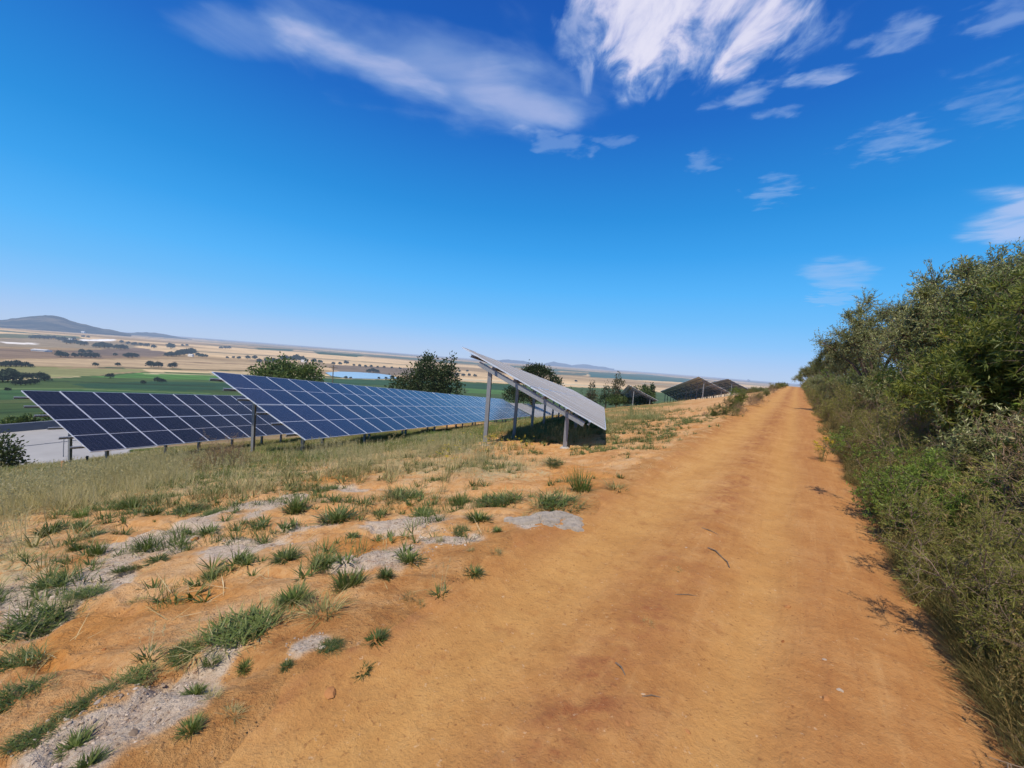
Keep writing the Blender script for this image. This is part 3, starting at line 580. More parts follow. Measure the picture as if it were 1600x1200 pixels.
def bush(seed, H, R, stems=9, sec=8, ter=5, per=14, leaf=(.06, .018), tip=0, trunk=0., lmat=None, bmat=None, up=.12, tilt=.9, wig=.16, sub=(.42, .2)):
    """a woody plant: stems, side branches, twigs, and leaves along the twigs -> crown mesh, branch mesh"""
    r = np.random.default_rng(seed); n = stems; az = r.uniform(0, 6.283, n) ; tl = np.abs(r.normal(0, tilt * .5, n)).clip(0, 1.25)
    D = np.stack((np.cos(az) * np.sin(tl), np.sin(az) * np.sin(tl), np.cos(tl)), 1); parts = []
    if trunk > 0:
        tk = lines_grow(np.zeros((1, 3)) - [[0, 0, .15]], np.array([[.12, .05, 1.]]), np.array([trunk + .15]), 5, .06, .0, r); parts.append(tubes(tk, np.array([H * .028]), np.array([H * .02]), 8)); B = np.repeat(tk[:, -1], n, 0)
    else: B = np.stack((np.cos(az), np.sin(az), np.zeros(n)), 1) * r.uniform(.02, .25 * R, n)[:, None]; B[:, 2] = -.05
    Ln = (H - trunk) * r.uniform(.65, 1.08, n) / np.maximum(np.cos(tl), .55); Ln = np.minimum(Ln, np.hypot(H - trunk, R) * 1.1)
    s1 = lines_grow(B, D, Ln, 7, wig, up, r); parts.append(tubes(s1, np.full(n, H * (.016 if trunk else .009)), np.full(n, H * .003), 5))
    b2, d2, t2 = kids(s1, sec, .22, .62, r); s2 = lines_grow(b2, d2, H * sub[0] * r.uniform(.5, 1, len(b2)) * (1.15 - .6 * t2), 4, .2, up, r); parts.append(tubes(s2, np.full(len(b2), H * .004), np.full(len(b2), H * .0012)))
    b3, d3, t3 = kids(s2, ter, .2, .6, r); s3 = lines_grow(b3, d3, H * sub[1] * r.uniform(.5, 1, len(b3)), 3, .2, up * .6, r); parts.append(tubes(s3, np.full(len(b3), max(.0022, H * .0013)), np.full(len(b3), .0012)))
    bl, dl, tl_ = kids(s3, per, .05, .55, r); k = len(bl)
    LV = [cards(bl, dl + .25 * r.normal(size=(k, 3)), leaf[0] * r.uniform(.6, 1.2, k), leaf[1] * r.uniform(.7, 1.15, k), .12, r)]
    if tip:
        e = np.repeat(s3[:, -1], tip, 0); de = np.repeat(s3[:, -1] - s3[:, -2], tip, 0); LV.append(cards(e, unit(de) * .55 + .75 * unit(r.normal(size=e.shape)), leaf[0] * 1.3 * r.uniform(.7, 1.2, len(e)), leaf[1] * 1.1, .12, r))
    V, F = join(LV); bv, bf = join(parts)
    return mesh('crown', V, F, [lmat]), mesh('branches', bv, bf, [bmat], True)
def plant(name, meshes, loc, rz=0, sc=1., label=None, cat='shrub', group=None, names=('crown', 'branches')):
    root = empty(name, loc, rz, sc)
    for m_, nme in zip(meshes, names): obj(nme, m_, root)
    return tag(root, label, cat, group)

m_bark = simple("bark_grey_brown", (.16, .115, .08), .9, 0, .35, 20, .5)
m_twig = simple("dry_twigs", (.23, .165, .115), .9, 0, .3, 20)
L_olive = leafmat("leaves_grey_olive", [(0, (0.087, 0.11, 0.038)), (0.45, (0.18, 0.207, 0.072)), (0.8, (0.324, 0.328, 0.127)), (1, (0.558, 0.511, 0.239))], .42, .22, .5)
L_dark = leafmat("leaves_dark_green", [(0, (0.044, 0.067, 0.018)), (0.5, (0.108, 0.143, 0.035)), (0.85, (0.204, 0.239, 0.058)), (1, (0.31, 0.318, 0.104))], .45, .25, .4)
L_fine = leafmat("leaves_fine_olive", [(0, (0.119, 0.125, 0.032)), (0.4, (0.216, 0.224, 0.052)), (0.75, (0.314, 0.3, 0.083)), (1, (0.54, 0.349, 0.129))], .6, .3, .2)
L_fresh = leafmat("leaves_fresh_green", [(0, (0.08, 0.138, 0.021)), (0.5, (0.166, 0.256, 0.038)), (1, (0.347, 0.423, 0.076))], .45, .35, .35)
L_yel = leafmat("leaves_yellow_green", [(0, (.07, .10, .02)), (.5, (.16, .19, .035)), (.85, (.30, .30, .06)), (1, (.45, .27, .05))], .45, .35, .35)
L_brown = leafmat("leaves_brown_dry", [(0, (0.134, 0.097, 0.042)), (0.5, (0.269, 0.185, 0.088)), (1, (0.461, 0.282, 0.144))], .7, .25, .1)
L_silver = leafmat("leaves_silver", [(0, (0.135, 0.149, 0.067)), (0.5, (0.269, 0.27, 0.127)), (1, (0.561, 0.503, 0.267))], .5, .2, .4)
G_weed = leafmat("weed_leaves", [(0, (0.05, 0.077, 0.017)), (0.5, (0.101, 0.14, 0.032)), (0.85, (0.169, 0.203, 0.055)), (1, (0.405, 0.295, 0.094))], .45, .3, .4)
G_grass = leafmat("grass_green", [(0, (0.055, 0.09, 0.018)), (0.5, (0.115, 0.175, 0.036)), (0.8, (0.19, 0.24, 0.07)), (1, (0.38, 0.34, 0.15))], .5, .35, .3)
G_dry = leafmat("grass_straw", [(0, (.38, .325, .14)), (.35, (.60, .52, .265)), (.75, (.76, .675, .40)), (1, (.84, .77, .54))], .6, .5, .15)
G_mix = leafmat("grass_fading", [(0, (.11, .135, .042)), (.35, (.21, .21, .08)), (.6, (.42, .355, .155)), (1, (.60, .50, .28))], .55, .35, .2)
G_pale = leafmat("grass_pale_green", [(0, (.12, .15, .06)), (.5, (.22, .26, .11)), (1, (.42, .40, .20))], .5, .35, .2)
G_petal = leafmat("petals_yellow", [(0, (.55, .42, .02)), (1, (.75, .60, .06))], .6, .3, .2, ovar=.05)

# ------------------------------------------------------------------ grass and weed prototypes (about one metre across)
def tuft_rosette(seed, n=60, R=.20, L=(.18, .44), Wd=(.020, .042), lean=(.15, 1.45)):
    r = np.random.default_rng(seed); az = r.uniform(0, 6.283, n); P = np.stack((np.cos(az), np.sin(az), np.zeros(n)), 1) * (r.uniform(0, R, n) ** 1)[:, None]; P[:, 2] = -.02
    l0 = r.uniform(*lean, n) * .8; return blades(P, az + r.normal(0, .5, n), l0, l0 + r.uniform(.1, .8, n), r.uniform(*L, n), r.uniform(*Wd, n), 4)
def tuft_grass(seed, n=140, R=.2, L=(.25, .55), Wd=(.010, .020), l0m=.45, bend=(.2, 1.0), segs=3):
    r = np.random.default_rng(seed); a = r.uniform(0, 6.283, n); rad_ = R * np.sqrt(r.uniform(0, 1, n)); P = np.stack((np.cos(a) * rad_, np.sin(a) * rad_, np.full(n, -.02)), 1)
    l0 = np.abs(r.normal(0, l0m, n)).clip(0, 1.35); return blades(P, a + r.normal(0, .7, n), l0, (l0 + r.uniform(*bend, n)).clip(0, 1.75), r.uniform(*L, n), r.uniform(*Wd, n), segs)
def tuft_mat(seed, n=150, R=.38):
    r = np.random.default_rng(seed); a = r.uniform(0, 6.283, n); rr_ = R * np.sqrt(r.uniform(0, 1, n)); P = np.stack((np.cos(a) * rr_, np.sin(a) * rr_ * .7, r.uniform(-.01, .03, n)), 1)
    l0 = r.uniform(.5, 1.3, n); return blades(P, r.normal(.3, 1.4, n), l0, l0 + r.uniform(.1, .6, n), r.uniform(.10, .27, n), r.uniform(.010, .022, n), 3)
def stalks(seed, n=7, H=(.5, .95), R=.15):
    r = np.random.default_rng(seed); a = r.uniform(0, 6.283, n); P = np.stack((np.cos(a), np.sin(a), np.zeros(n)), 1) * r.uniform(0, R, n)[:, None]; h = r.uniform(*H, n); V1 = blades(P, a, r.uniform(0, .15, n), r.uniform(.1, .5, n), h, np.full(n, .006), 4)
    tips = V1[0].reshape(n, 10, 3)[:, 8]; k = 16; e = np.repeat(tips, k, 0) - np.c_[np.zeros((n * k, 2)), r.uniform(0, .14, n * k)]; V2 = cards(e, r.normal(size=e.shape) * .6 + [0, 0, 1], .045, .012, .1, r)
    return join([V1, V2])
PROTO = {}
def two(A, B, m1, m2):
    V, F = join([A, B]); return mesh('leaves', V, F, [m1, m2], mi=np.r_[np.zeros(len(A[1])), np.ones(len(B[1]))])
for i in range(4): PROTO['rosette', i] = [('leaves', two(tuft_rosette(100 + i, 110 + 30 * i), tuft_grass(105 + i, 70 + 30 * (i % 2), .24, (.12, .36), (.007, .014), .8), G_weed, G_mix))]
for i in range(3): PROTO['grass', i] = [('leaves', mesh('leaves', *join([tuft_grass(110 + i, 170), tuft_rosette(115 + i, 20)]), [G_grass]))]
for i in range(3): PROTO['mat', i] = [('leaves', two(tuft_mat(120 + i, 420), tuft_grass(125 + i, 260, .42, (.1, .34), (.007, .013), 1.1), G_weed, G_mix))]
for i in range(2): PROTO['stalk', i] = [('leaves', mesh('leaves', *tuft_rosette(130 + i, 40), [G_weed])), ('stalks', mesh('stalks', *stalks(135 + i), [G_dry]))]
for i in range(2): PROTO['drytuft', i] = [('leaves', mesh('leaves', *tuft_grass(140 + i, 120, .2, (.2, .5), (.009, .016), .6), [G_mix]))]
def weed(px, py, w, kind, label, hs=1.):
    """weed at a spot of the slope, w = its spread in metres seen in the photograph's pixels"""
    g = at(px, py); sc = w / FOC * float(g @ FW) * 1.12; v = rng.integers(0, sum(1 for k in PROTO if k[0] == kind)); nm = {'rosette': 'leafy_weed', 'grass': 'grass_tuft', 'mat': 'creeping_weed', 'stalk': 'seeding_weed', 'drytuft': 'dry_tuft'}[kind]
    root = empty(nm, (g[0], g[1], g[2]), rng.uniform(0, 6.28), (sc, sc, sc * hs))
    if len(PROTO[kind, v]) == 1:
        bpy.data.objects.remove(root); root = obj(nm, PROTO[kind, v][0][1], loc=g); root.rotation_euler = (rng.normal(0, .1), rng.normal(0, .1), rng.uniform(0, 6.28)); k_ = rng.uniform(.8, 1.25); root.scale = (sc * k_, sc / k_, sc * hs * rng.uniform(.75, 1.2))
    else:
        for n_, m_ in PROTO[kind, v]: obj(n_, m_, root)
    tag(root, label, 'weed', 'weeds on the bare slope')
Wd = [
 (231, 856, 54, 'grass', 'upright fine-bladed tuft on the long grey gravel streak, in front of pale sand', 1.1),
 (246, 878, 40, 'rosette', 'low weed just below the upright tuft on the gravel streak', .6),
 (202, 886, 44, 'mat', 'flat weed at the lower end of the long gravel streak', .6),
 (75, 918, 66, 'rosette', 'wide leafy weed at the upper left end of the grey gravel', .7),
 (133, 928, 62, 'mat', 'spreading weed on gravel, right of the wide leafy one', .6),
 (45, 972, 130, 'mat', 'largest dark leaf mass at the left edge above the orange bank', .8),
 (239, 806, 42, 'rosette', 'dark weed beside the straw grass, above the gravel', .9), (125, 808, 40, 'grass', 'small green tuft under the straw grass at left', .9), (200, 795, 40, 'grass', 'green tuft at the lower rim of the straw grass', .8),
 (152, 868, 44, 'grass', 'bushy green tuft between two gravel streaks', 1.), (119, 860, 36, 'rosette', 'small leafy weed left of the bushy tuft', .9), (150, 838, 44, 'mat', 'flat green weed on reddish soil above the bushy tuft', .6),
 (194, 836, 34, 'mat', 'low weed on the upper edge of the gravel streak', .6), (79, 836, 50, 'rosette', 'leafy weed with bent leaves at far left', .9), (30, 880, 70, 'drytuft', 'yellowing grass clump at the left edge', .6),
 (290, 802, 66, 'mat', 'long low weed bordering the middle gravel patch', .6), (335, 803, 42, 'mat', 'second low weed on the middle gravel patch', .6), (323, 832, 40, 'rosette', 'small weed with a brown stone beside it', .6),
 (402, 826, 40, 'stalk', 'tall thin stalked weed on the ridge of orange soil', 1.2), (463, 798, 60, 'rosette', 'leafy weed on bare soil left of the biggest upper tuft', .8), (527, 812, 88, 'rosette', 'biggest leafy tuft of the upper slope with spiky dark leaves', .85),
 (593, 800, 40, 'rosette', 'compact round weed right of the biggest upper tuft', .8), (640, 778, 72, 'mat', 'long flat weed on the pale sand of the upper slope', .7), (662, 796, 54, 'rosette', 'low weed below the long flat one', .6),
 (720, 783, 42, 'grass', 'upright green tuft at the start of the dark weed row', 1.), (782, 782, 86, 'mat', 'wide green weed in the row toward the road', .9), (748, 815, 54, 'rosette', 'tall leafy weed above the gravel, in mid slope', 1.), (722, 834, 36, 'mat', 'small weed below the tall leafy one in mid slope', .7),
 (777, 832, 26, 'rosette', 'single small dark weed left of the white rock', .9), (818, 812, 22, 'drytuft', 'little dry tuft touching the white rock', .8), (872, 792, 96, 'mat', 'widest green mat of weeds beside the road edge', .9), (908, 764, 64, 'grass', 'tall green grass tuft close to the road edge', 1.1),
 (962, 764, 66, 'drytuft', 'flattened brownish tuft lying on the road edge', .4), (866, 725, 48, 'mat', 'green weed on orange soil in front of the short post', .8), (552, 843, 28, 'rosette', 'tiny weed on the sand below the big upper tuft', .7),
 (447, 874, 60, 'rosette', 'leafy weed on the orange slope, middle left', .7), (382, 880, 42, 'rosette', 'dark star shaped weed on the orange bank crest', .9), (338, 893, 40, 'mat', 'flat weed left of the star shaped one', .6), (494, 886, 30, 'grass', 'thin tuft between two leafy weeds', .7),
 (511, 888, 56, 'rosette', 'spiky weed left of the small gravel patch', .8), (546, 918, 72, 'rosette', 'tall dark broad-leaved weed on the small gravel patch', 1.05), (602, 906, 42, 'rosette', 'medium leafy weed right of the tall dark one', .9), (641, 878, 58, 'rosette', 'upright leafy weed at the right end of the small gravel patch', .9),
 (686, 852, 24, 'drytuft', 'small fading tuft above the seeding weed', .9), (687, 934, 52, 'stalk', 'seeding weed with tall dry stalks near the road', 1.), (741, 902, 46, 'rosette', 'last dark weed beside the road edge', .8), (775, 872, 30, 'drytuft', 'brown dead tuft on the road edge', .6), (735, 870, 20, 'drytuft', 'tiny dead tuft left of the brown one', .6),
 (378, 988, 126, 'mat', 'large dark matted weed above the near gravel bank', .8), (458, 944, 70, 'rosette', 'broad weed up slope of the fading grass clump', .75), (505, 964, 90, 'drytuft', 'fading grass clump with fine blades', .75), (215, 925, 30, 'drytuft', 'tiny dry tuft on the stony streak', .6),
 (233, 1030, 64, 'stalk', 'upright weed standing on the crest of the near orange bank', .9), (200, 1064, 74, 'mat', 'trailing grass mat along the crest of the near bank', .55), (290, 1020, 62, 'mat', 'trailing grass mat joining the large dark weed', .45), (130, 1105, 78, 'mat', 'trailing grass mat at the lower left of the bank', .55),
 (305, 1075, 46, 'rosette', 'leafy weed alone on the near gravel bank', 1.), (330, 1028, 42, 'grass', 'small grass tuft at the top of the near gravel', .7), (384, 1030, 36, 'rosette', 'three-leaved weed right of the near gravel top', 1.), (448, 1048, 30, 'rosette', 'tiny weed on the dirt beside the gravel bank', .7),
 (333, 1090, 40, 'drytuft', 'thin fading tuft below the lone gravel weed', .7), (298, 1150, 50, 'rosette', 'nearest leafy weed at the bottom of the gravel bank', .9), (366, 1122, 48, 'drytuft', 'straw coloured tuft on the edge of the road dirt', .8), (117, 1155, 68, 'rosette', 'leafy weed at the bottom left corner on gravel', .8), (137, 1205, 60, 'rosette', 'weed cut off by the bottom edge', .9),
 (20, 1040, 80, 'mat', 'dark weed on the left edge below the orange bank', .9), (25, 1100, 90, 'mat', 'matted grass in the lower left corner', .8), (60, 1150, 74, 'mat', 'matted grass just above the corner weed', .6),
 (640, 936, 38, 'drytuft', 'dry straw tuft left of the seeding weed', .5), (588, 1004, 48, 'rosette', 'two-headed small weed on the road margin', .75), (516, 1020, 42, 'mat', 'small flat weed with a long runner on the margin', .6), (569, 1048, 40, 'rosette', 'lowest small weed out on the road dirt', .6), (660, 945, 26, 'drytuft', 'dead scrap of grass near the road margin', .5),
 (1056, 893, 26, 'drytuft', 'dead grass scrap in the middle of the road', .3), (1012, 976, 26, 'drytuft', 'dark grass scrap on the reddish middle strip', .3)]
for w_ in Wd: weed(*w_)

# ------------------------------------------------------------------ uncounted ground cover
def scatter(name, protos, xs, ys, sc, mat, label=None, zoff=0., hs=None, rsel=rng):
    zs = ground_z(xs, ys) + zoff; k = rsel.integers(0, len(protos), len(xs)); out = []
    for i, (V, F) in enumerate(protos):
        m = k == i; n = m.sum()
        if not n: continue
        a = rsel.uniform(0, 6.283, n); ca, sa = np.cos(a), np.sin(a); s_ = sc[m][:, None]; h_ = s_ * (1 if hs is None else hs[m][:, None])
        X = (V[None, :, 0] * ca[:, None] - V[None, :, 1] * sa[:, None]) * s_ + xs[m][:, None]; Y = (V[None, :, 0] * sa[:, None] + V[None, :, 1] * ca[:, None]) * s_ + ys[m][:, None]; Z = V[None, :, 2] * h_ + zs[m][:, None]
        out.append((np.stack((X, Y, Z), -1).reshape(-1, 3), (F[None] + (np.arange(n) * len(V))[:, None, None]).reshape(-1, F.shape[1])))
    V, F = join(out); o = obj(name, mesh(name, V, F, [mat])); tag(o, label, None, None, 'stuff'); return o
def region(N, test, box_, r=rng):
    xs = r.uniform(box_[0], box_[1], N); ys = r.uniform(box_[2], box_[3], N); m = test(xs, ys); return xs[m], ys[m]
def rowdist(xs, ys):     # distance up-slope from the three near tables' rows (0 = under a table)
    return None
PD = [tuft_grass(200 + i, 16, .10, (.28, .62), (.004, .009), .48, (.2, 1.1), 2) for i in range(4)] + [stalks(205 + i, 4, (.35, .7), .1) for i in range(2)]
PG = [tuft_grass(210 + i, 26, .13, (.16, .40), (.007, .014), .5, (.2, .9), 2) for i in range(5)]
PS = [tuft_grass(220 + i, 22, .14, (.07, .16), (.006, .011), .5, (.2, .8), 2) for i in range(4)]
PR = [tuft_rosette(230 + i, 16, .06, (.12, .26), (.018, .034)) for i in range(4)]
def straw_zone(a, b):
    p_, q_ = pq(a, b); return sst(7.6, 9.5, q_ + .25 * p_ + (fbm(a / 1.2, b / 1.2, 3, 84) - .5) * 3) * sst(5.2, 3.6, p_ + (fbm(a / 1.5, b / 1.5, 2, 85) - .5) * 2) * sst(20.5, 18, q_)
def clump(x, y, s, lo, hi, f=1.6): return sst(lo, hi, fbm(x / f, y / f, 3, s))
# straw grass in front of the lowest table and round the near posts
xs, ys = region(60000, lambda a, b: rng.random(len(a)) < emask(DRYG, a, b, .8, (fbm(a / .8, b / .8, 3, 71) - .5) * .9) * (.25 + .75 * clump(a, b, 72, .35, .6)) * (pq(a, b)[1] > 2.6) * .55 * (1 - .8 * emask(LAWN, a, b, .4)), (-26, 8, 4, 26))
scatter('straw_grass', PD, xs, ys, rng.uniform(.42, .85, len(xs)), G_dry)
xs, ys = region(60000, lambda a, b: rng.random(len(a)) < straw_zone(a, b) * (.12 + .88 * clump(a, b, 86, .38, .6)) * .8, (-26, -3, 3, 20)); scatter('dry_grass', PD, xs, ys, rng.uniform(.4, .9, len(xs)), G_dry)
# mixed green clumps over the slope, thicker with distance from the road
def tg(a, b):
    p_, q_ = pq(a, b); r_ = np.hypot(a, b); d = sst(2.4, 5.5, q_) * (.06 + .94 * sst(3.5, 9, q_)) * clump(a, b, 73, .44, .62, 1.3); d = d * (1 - .85 * emask(DRYG, a, b, .8)) * (1 - .88 * straw_zone(a, b)) * sst(3.5, 6.5, r_) * (1 - .9 * emask(GRAV, a, b, .4))
    return rng.random(len(a)) < d * .55 * np.minimum(1, 14 / r_) ** .5
xs, ys = region(70000, tg, (-26, 14, 2.5, 34)); scatter('green_grass', PG + PR, xs, ys, rng.uniform(.55, 1.15, len(xs)), G_mix)
xs, ys = region(42000, lambda a, b: rng.random(len(a)) < sst(1.8, 3.0, pq(a, b)[1]) * sst(2.5, 4.5, np.hypot(a, b)) * clump(a, b, 74, .46, .60, .6) * .9, (-16, 10, 1.5, 20)); scatter('ground_weeds', PR + PS + PG[:2], xs, ys, rng.uniform(.25, .75, len(xs)) ** 1.2, G_weed)
# the short lawn under the tables
xs, ys = region(60000, lambda a, b: rng.random(len(a)) < np.maximum(emask(LAWN, a, b, .5), sst(8.5, 11, pq(a, b)[1]) * sst(38, 26, np.hypot(a, b)) * .45), (-32, 4, 8, 34)); scatter('short_grass', PS, xs, ys, rng.uniform(.8, 1.5, len(xs)), G_grass)
# tall grass behind the near table and along the far tables
def tf(a, b):
    p_, q_ = pq(a, b); return rng.random(len(a)) < sst(7.5, 11, q_ - .05 * p_) * sst(26, 20, q_ - .1 * p_) * clump(a, b, 75, .42, .62, 3.) * .5
xs, ys = region(16000, tf, (-2, 48, 15, 75)); scatter('tall_grass', PG + PD[:4], xs, ys, rng.uniform(.6, 1.1, len(xs)), G_mix)
xs, ys = region(9000, lambda a, b: rng.random(len(a)) < emask([ell(1000, 655, 42, 16)], a, b, .7), (2, 16, 10, 34)); scatter('pale_grass', PG + PD, xs, ys, rng.uniform(.7, 1.2, len(xs)), G_pale)
xs, ys = region(16000, lambda a, b: rng.random(len(a)) < emask([ell(850, 676, 95, 16), ell(880, 660, 70, 12), ell(700, 690, 80, 10)], a, b, .6) * clump(a, b, 80, .36, .55, .8), (-6, 6, 9, 30)); scatter('shade_grass', PG + PR, xs, ys, rng.uniform(.7, 1.25, len(xs)), G_pale)
# dry grass and litter under the thicket at the right road edge
N = 9000; pp_ = np.concatenate((rng.uniform(.2, 14, N), rng.uniform(14, 60, N // 3))); qq_ = -.86 - np.abs(rng.normal(0, .34, len(pp_))) + (fbm(pp_ / 1.3, pp_ * 0, 3, 76) - .5) * .55; xs, ys = xy(pp_, qq_)
m = np.hypot(xs, ys) > 1.7; xs, ys = xs[m], ys[m]
scatter('verge_grass', PG + PD, xs, ys, rng.uniform(.5, 1.05, len(xs)) * (.45 + .55 * sst(-.85, -1.4, qq_[m])), leafmat("verge_blades", [(0, (0.077, 0.086, 0.027)), (0.4, (0.156, 0.144, 0.05)), (0.75, (0.312, 0.223, 0.094)), (1, (0.516, 0.374, 0.175))], .6, .3, .2))

# dead straw and scraps lying on the soil
xs, ys = region(9000, lambda a, b: rng.random(len(a)) < (.10 + .9 * clump(a, b, 79, .5, .68, .7)) * sst(1.3, 2.2, pq(a, b)[1]) * .55 * sst(2.4, 3.4, np.hypot(a, b)), (-12, 9, .8, 14)); scatter('straw_litter', [tuft_grass(240 + i, 5, .12, (.10, .34), (.003, .006), 1.35, (.05, .3), 3) for i in range(5)], xs, ys, rng.uniform(.6, 1.2, len(xs)), G_dry, hs=rng.uniform(.15, .4, len(xs)))
# gravel and stones
def pebble(seed):
    r = np.random.default_rng(seed); V = np.array([[1, 0, 0], [-1, 0, 0], [0, 1, 0], [0, -1, 0], [0, 0, 1], [0, 0, -1.]]); F = [[0, 2, 4], [2, 1, 4], [1, 3, 4], [3, 0, 4], [2, 0, 5], [1, 2, 5], [3, 1, 5], [0, 3, 5]]
    nv = list(V); nf = []; c = {}
    def mid(a, b):
        k = (min(a, b), max(a, b))
        if k not in c: c[k] = len(nv); nv.append((nv[a] + nv[b]) / np.linalg.norm(nv[a] + nv[b]))
        return c[k]
    for a, b, d in F: e, f, g = mid(a, b), mid(b, d), mid(d, a); nf += [[a, e, g], [e, b, f], [g, f, d], [e, f, g]]
    V = np.array(nv) * (1 + r.uniform(-.28, .22, (len(nv), 1))) * [1, r.uniform(.6, .95), r.uniform(.4, .75)]; return V, np.array(nf)
PB = [pebble(i) for i in range(6)]
def stonemat(name, stops):
    m_, t, done = material(name); isl = t.n('ShaderNodeNewGeometry').outputs['Random Per Island']; pos = t.n('ShaderNodeNewGeometry').outputs['Position']
    c = t.ramp(isl, stops); c = t.mix(t.noise(pos, 60, 4), t.mix(1., c, (.7, .68, .66), 'MULTIPLY'), c); b = t.n('ShaderNodeBsdfPrincipled', i_Base_Color=c, i_Roughness=.9); b.inputs['Specular IOR Level'].default_value = .03; done(b.outputs[0]); return m_
m_grey = stonemat("grey_gravel", [(0, (.22, .165, .12)), (.5, (.42, .335, .26)), (1, (.62, .53, .44))]); m_rst = stonemat("road_grit", [(0, (.27, .105, .04)), (.5, (.42, .185, .068)), (.85, (.54, .30, .135)), (1, (.60, .47, .33))])
xs, ys = region(150000, lambda a, b: (rng.random(len(a)) < emask(GRAV, a, b, .5, (fbm(a / .4, b / .4, 3, 77) - .5) * .8) * np.minimum(1, (4.0 / np.hypot(a, b)) ** 1.3)) & (pq(a, b)[1] > 1.6), (-9, 3, .8, 10))
scatter('gravel', PB, xs, ys, np.exp(rng.normal(-5.35, .5, len(xs))), m_grey, zoff=.002)
def tr_(a, b):
    p_, q_ = pq(a, b); return (rng.random(len(a)) < (.12 + .88 * sst(.42, .62, fbm(a / .4, b / .4, 3, 78))) * (.35 + 1.6 * np.exp(-((q_ - .62) / .26) ** 2) + .5 * sst(-.5, -1., q_)) * np.minimum(1, (3 / np.hypot(a, b)) ** 1.6)) & (q_ > -1.5) & (q_ < 3.2)
xs, ys = region(30000, tr_, (-4, 9, .7, 12)); scatter('road_grit', PB, xs, ys, np.exp(rng.normal(-5.75, .62, len(xs))), m_rst, zoff=.0)
sel = rng.random(1500); pr, qr = rng.uniform(.8, 9, 1500), rng.uniform(-1.2, 1.9, 1500); xs, ys = xy(pr, qr); m = (np.hypot(xs, ys) > 1.4) & (sel < .25 + .75 * np.exp(-((qr - .5) / .5) ** 2)); scatter('loose_stones', PB, xs[m], ys[m], np.exp(rng.normal(-4.9, .38, m.sum())), m_rst, zoff=-.001)
STN = [(1231, 945 - 0, .030, 'reddish flat stone lying alone on the right wheel track'), (1290, 1092, .026, 'brown angular stone low on the right side of the road'), (980, 1132, .018, 'pale ochre pebble in the middle of the road foreground'), (1075, 1139, .016, 'small round stone right of the ochre pebble'),
 (1072, 857, .014, 'small white pebble in the middle strip of the road'), (1312, 1080, .018, 'tiny white stone chip at the right of the road'), (516, 1083, .034, 'orange clod of earth at the left margin of the road'), (305, 838, .05, 'brown flat stone beside a small weed on the upper slope'), (1289, 1091 - 60, .016, 'grey pebble near the dark right edge of the road')]
for px, py, s_, lb in STN:
    g = at(px, py); V, F = PB[rng.integers(0, 6)]; o = obj('stone', mesh('stone', V, F, [m_grey if 'white' in lb or 'tan' in lb or 'grey' in lb else m_rst]), loc=g + [0, 0, s_ * .25]); o.scale = (s_,) * 3; o.rotation_euler = (0, 0, rng.uniform(0, 6)); tag(o, lb, 'stone')
def stick(pts, rad_, label):
    P = np.array([at(*q_) + [0, 0, rad_ * 1.2 + (.01 if i % 2 else 0)] for i, q_ in enumerate(pts)]); V, F = tube(P, [rad_ * (1.1 - .6 * i / len(P)) for i in range(len(P))], 6); c = P[0].copy(); tag(obj('stick', mesh('stick', V - c, F, [m_bark], True), loc=c), label, 'stick')
stick([(1106, 858), (1118, 864), (1128, 873), (1136, 880), (1140, 888)], .007, 'bent dark stick lying on the road ahead'); stick([(1096, 829), (1108, 834), (1122, 838)], .005, 'short straight twig on the road beyond the bent stick')
stick([(1003, 1089), (1018, 1088), (1034, 1089)], .003, 'pale thin straw on the reddish middle of the road'); stick([(962, 1038), (970, 1047), (977, 1058)], .005, 'dark twig slanting on the near middle strip'); stick([(1054, 931), (1074, 932), (1094, 933)], .003, 'long thin straw across the middle strip')
# white rock by the road edge
g = at(858, 817); m_rock = simple("pale_broken_rock", (.34, .295, .245), .95, 0, .5, 14, 1.5); n = 46; aa, bb = np.meshgrid(np.linspace(-1, 1, n), np.linspace(-1, 1, n), indexing='ij'); rr0 = np.hypot(aa, bb) + (fbm(aa * 2.2 + 5, bb * 2.2, 4, 81) - .5) * .9
ux = np.array([RT[0], RT[1]]) / math.hypot(RT[0], RT[1]); wx = g[0] + aa * .46 * ux[0] - bb * .26 * ux[1]; wy = g[1] + aa * .46 * ux[1] + bb * .26 * ux[0]
hz = ground_z(wx, wy) - g[2] + .028 * sst(1.0, .55, rr0) - .03 * sst(.75, 1.1, rr0) + (fbm(aa * 5, bb * 5, 4, 82) - .5) * .035 - .03 * sst(.06, 0, np.abs(fbm(aa * 1.6 + 2, bb * 1.6, 3, 83) - .5)); i0 = np.arange(n - 1)[:, None] * n; j0 = np.arange(n - 1)[None]
tag(obj('rock', mesh('rock', np.stack((wx - g[0], wy - g[1], hz), -1).reshape(-1, 3), np.stack((i0 + j0, i0 + n + j0, i0 + n + j0 + 1, i0 + j0 + 1), -1).reshape(-1, 4), [m_rock]), loc=g), 'broken pale white rock, flat in the soil at the left road edge', 'rock')

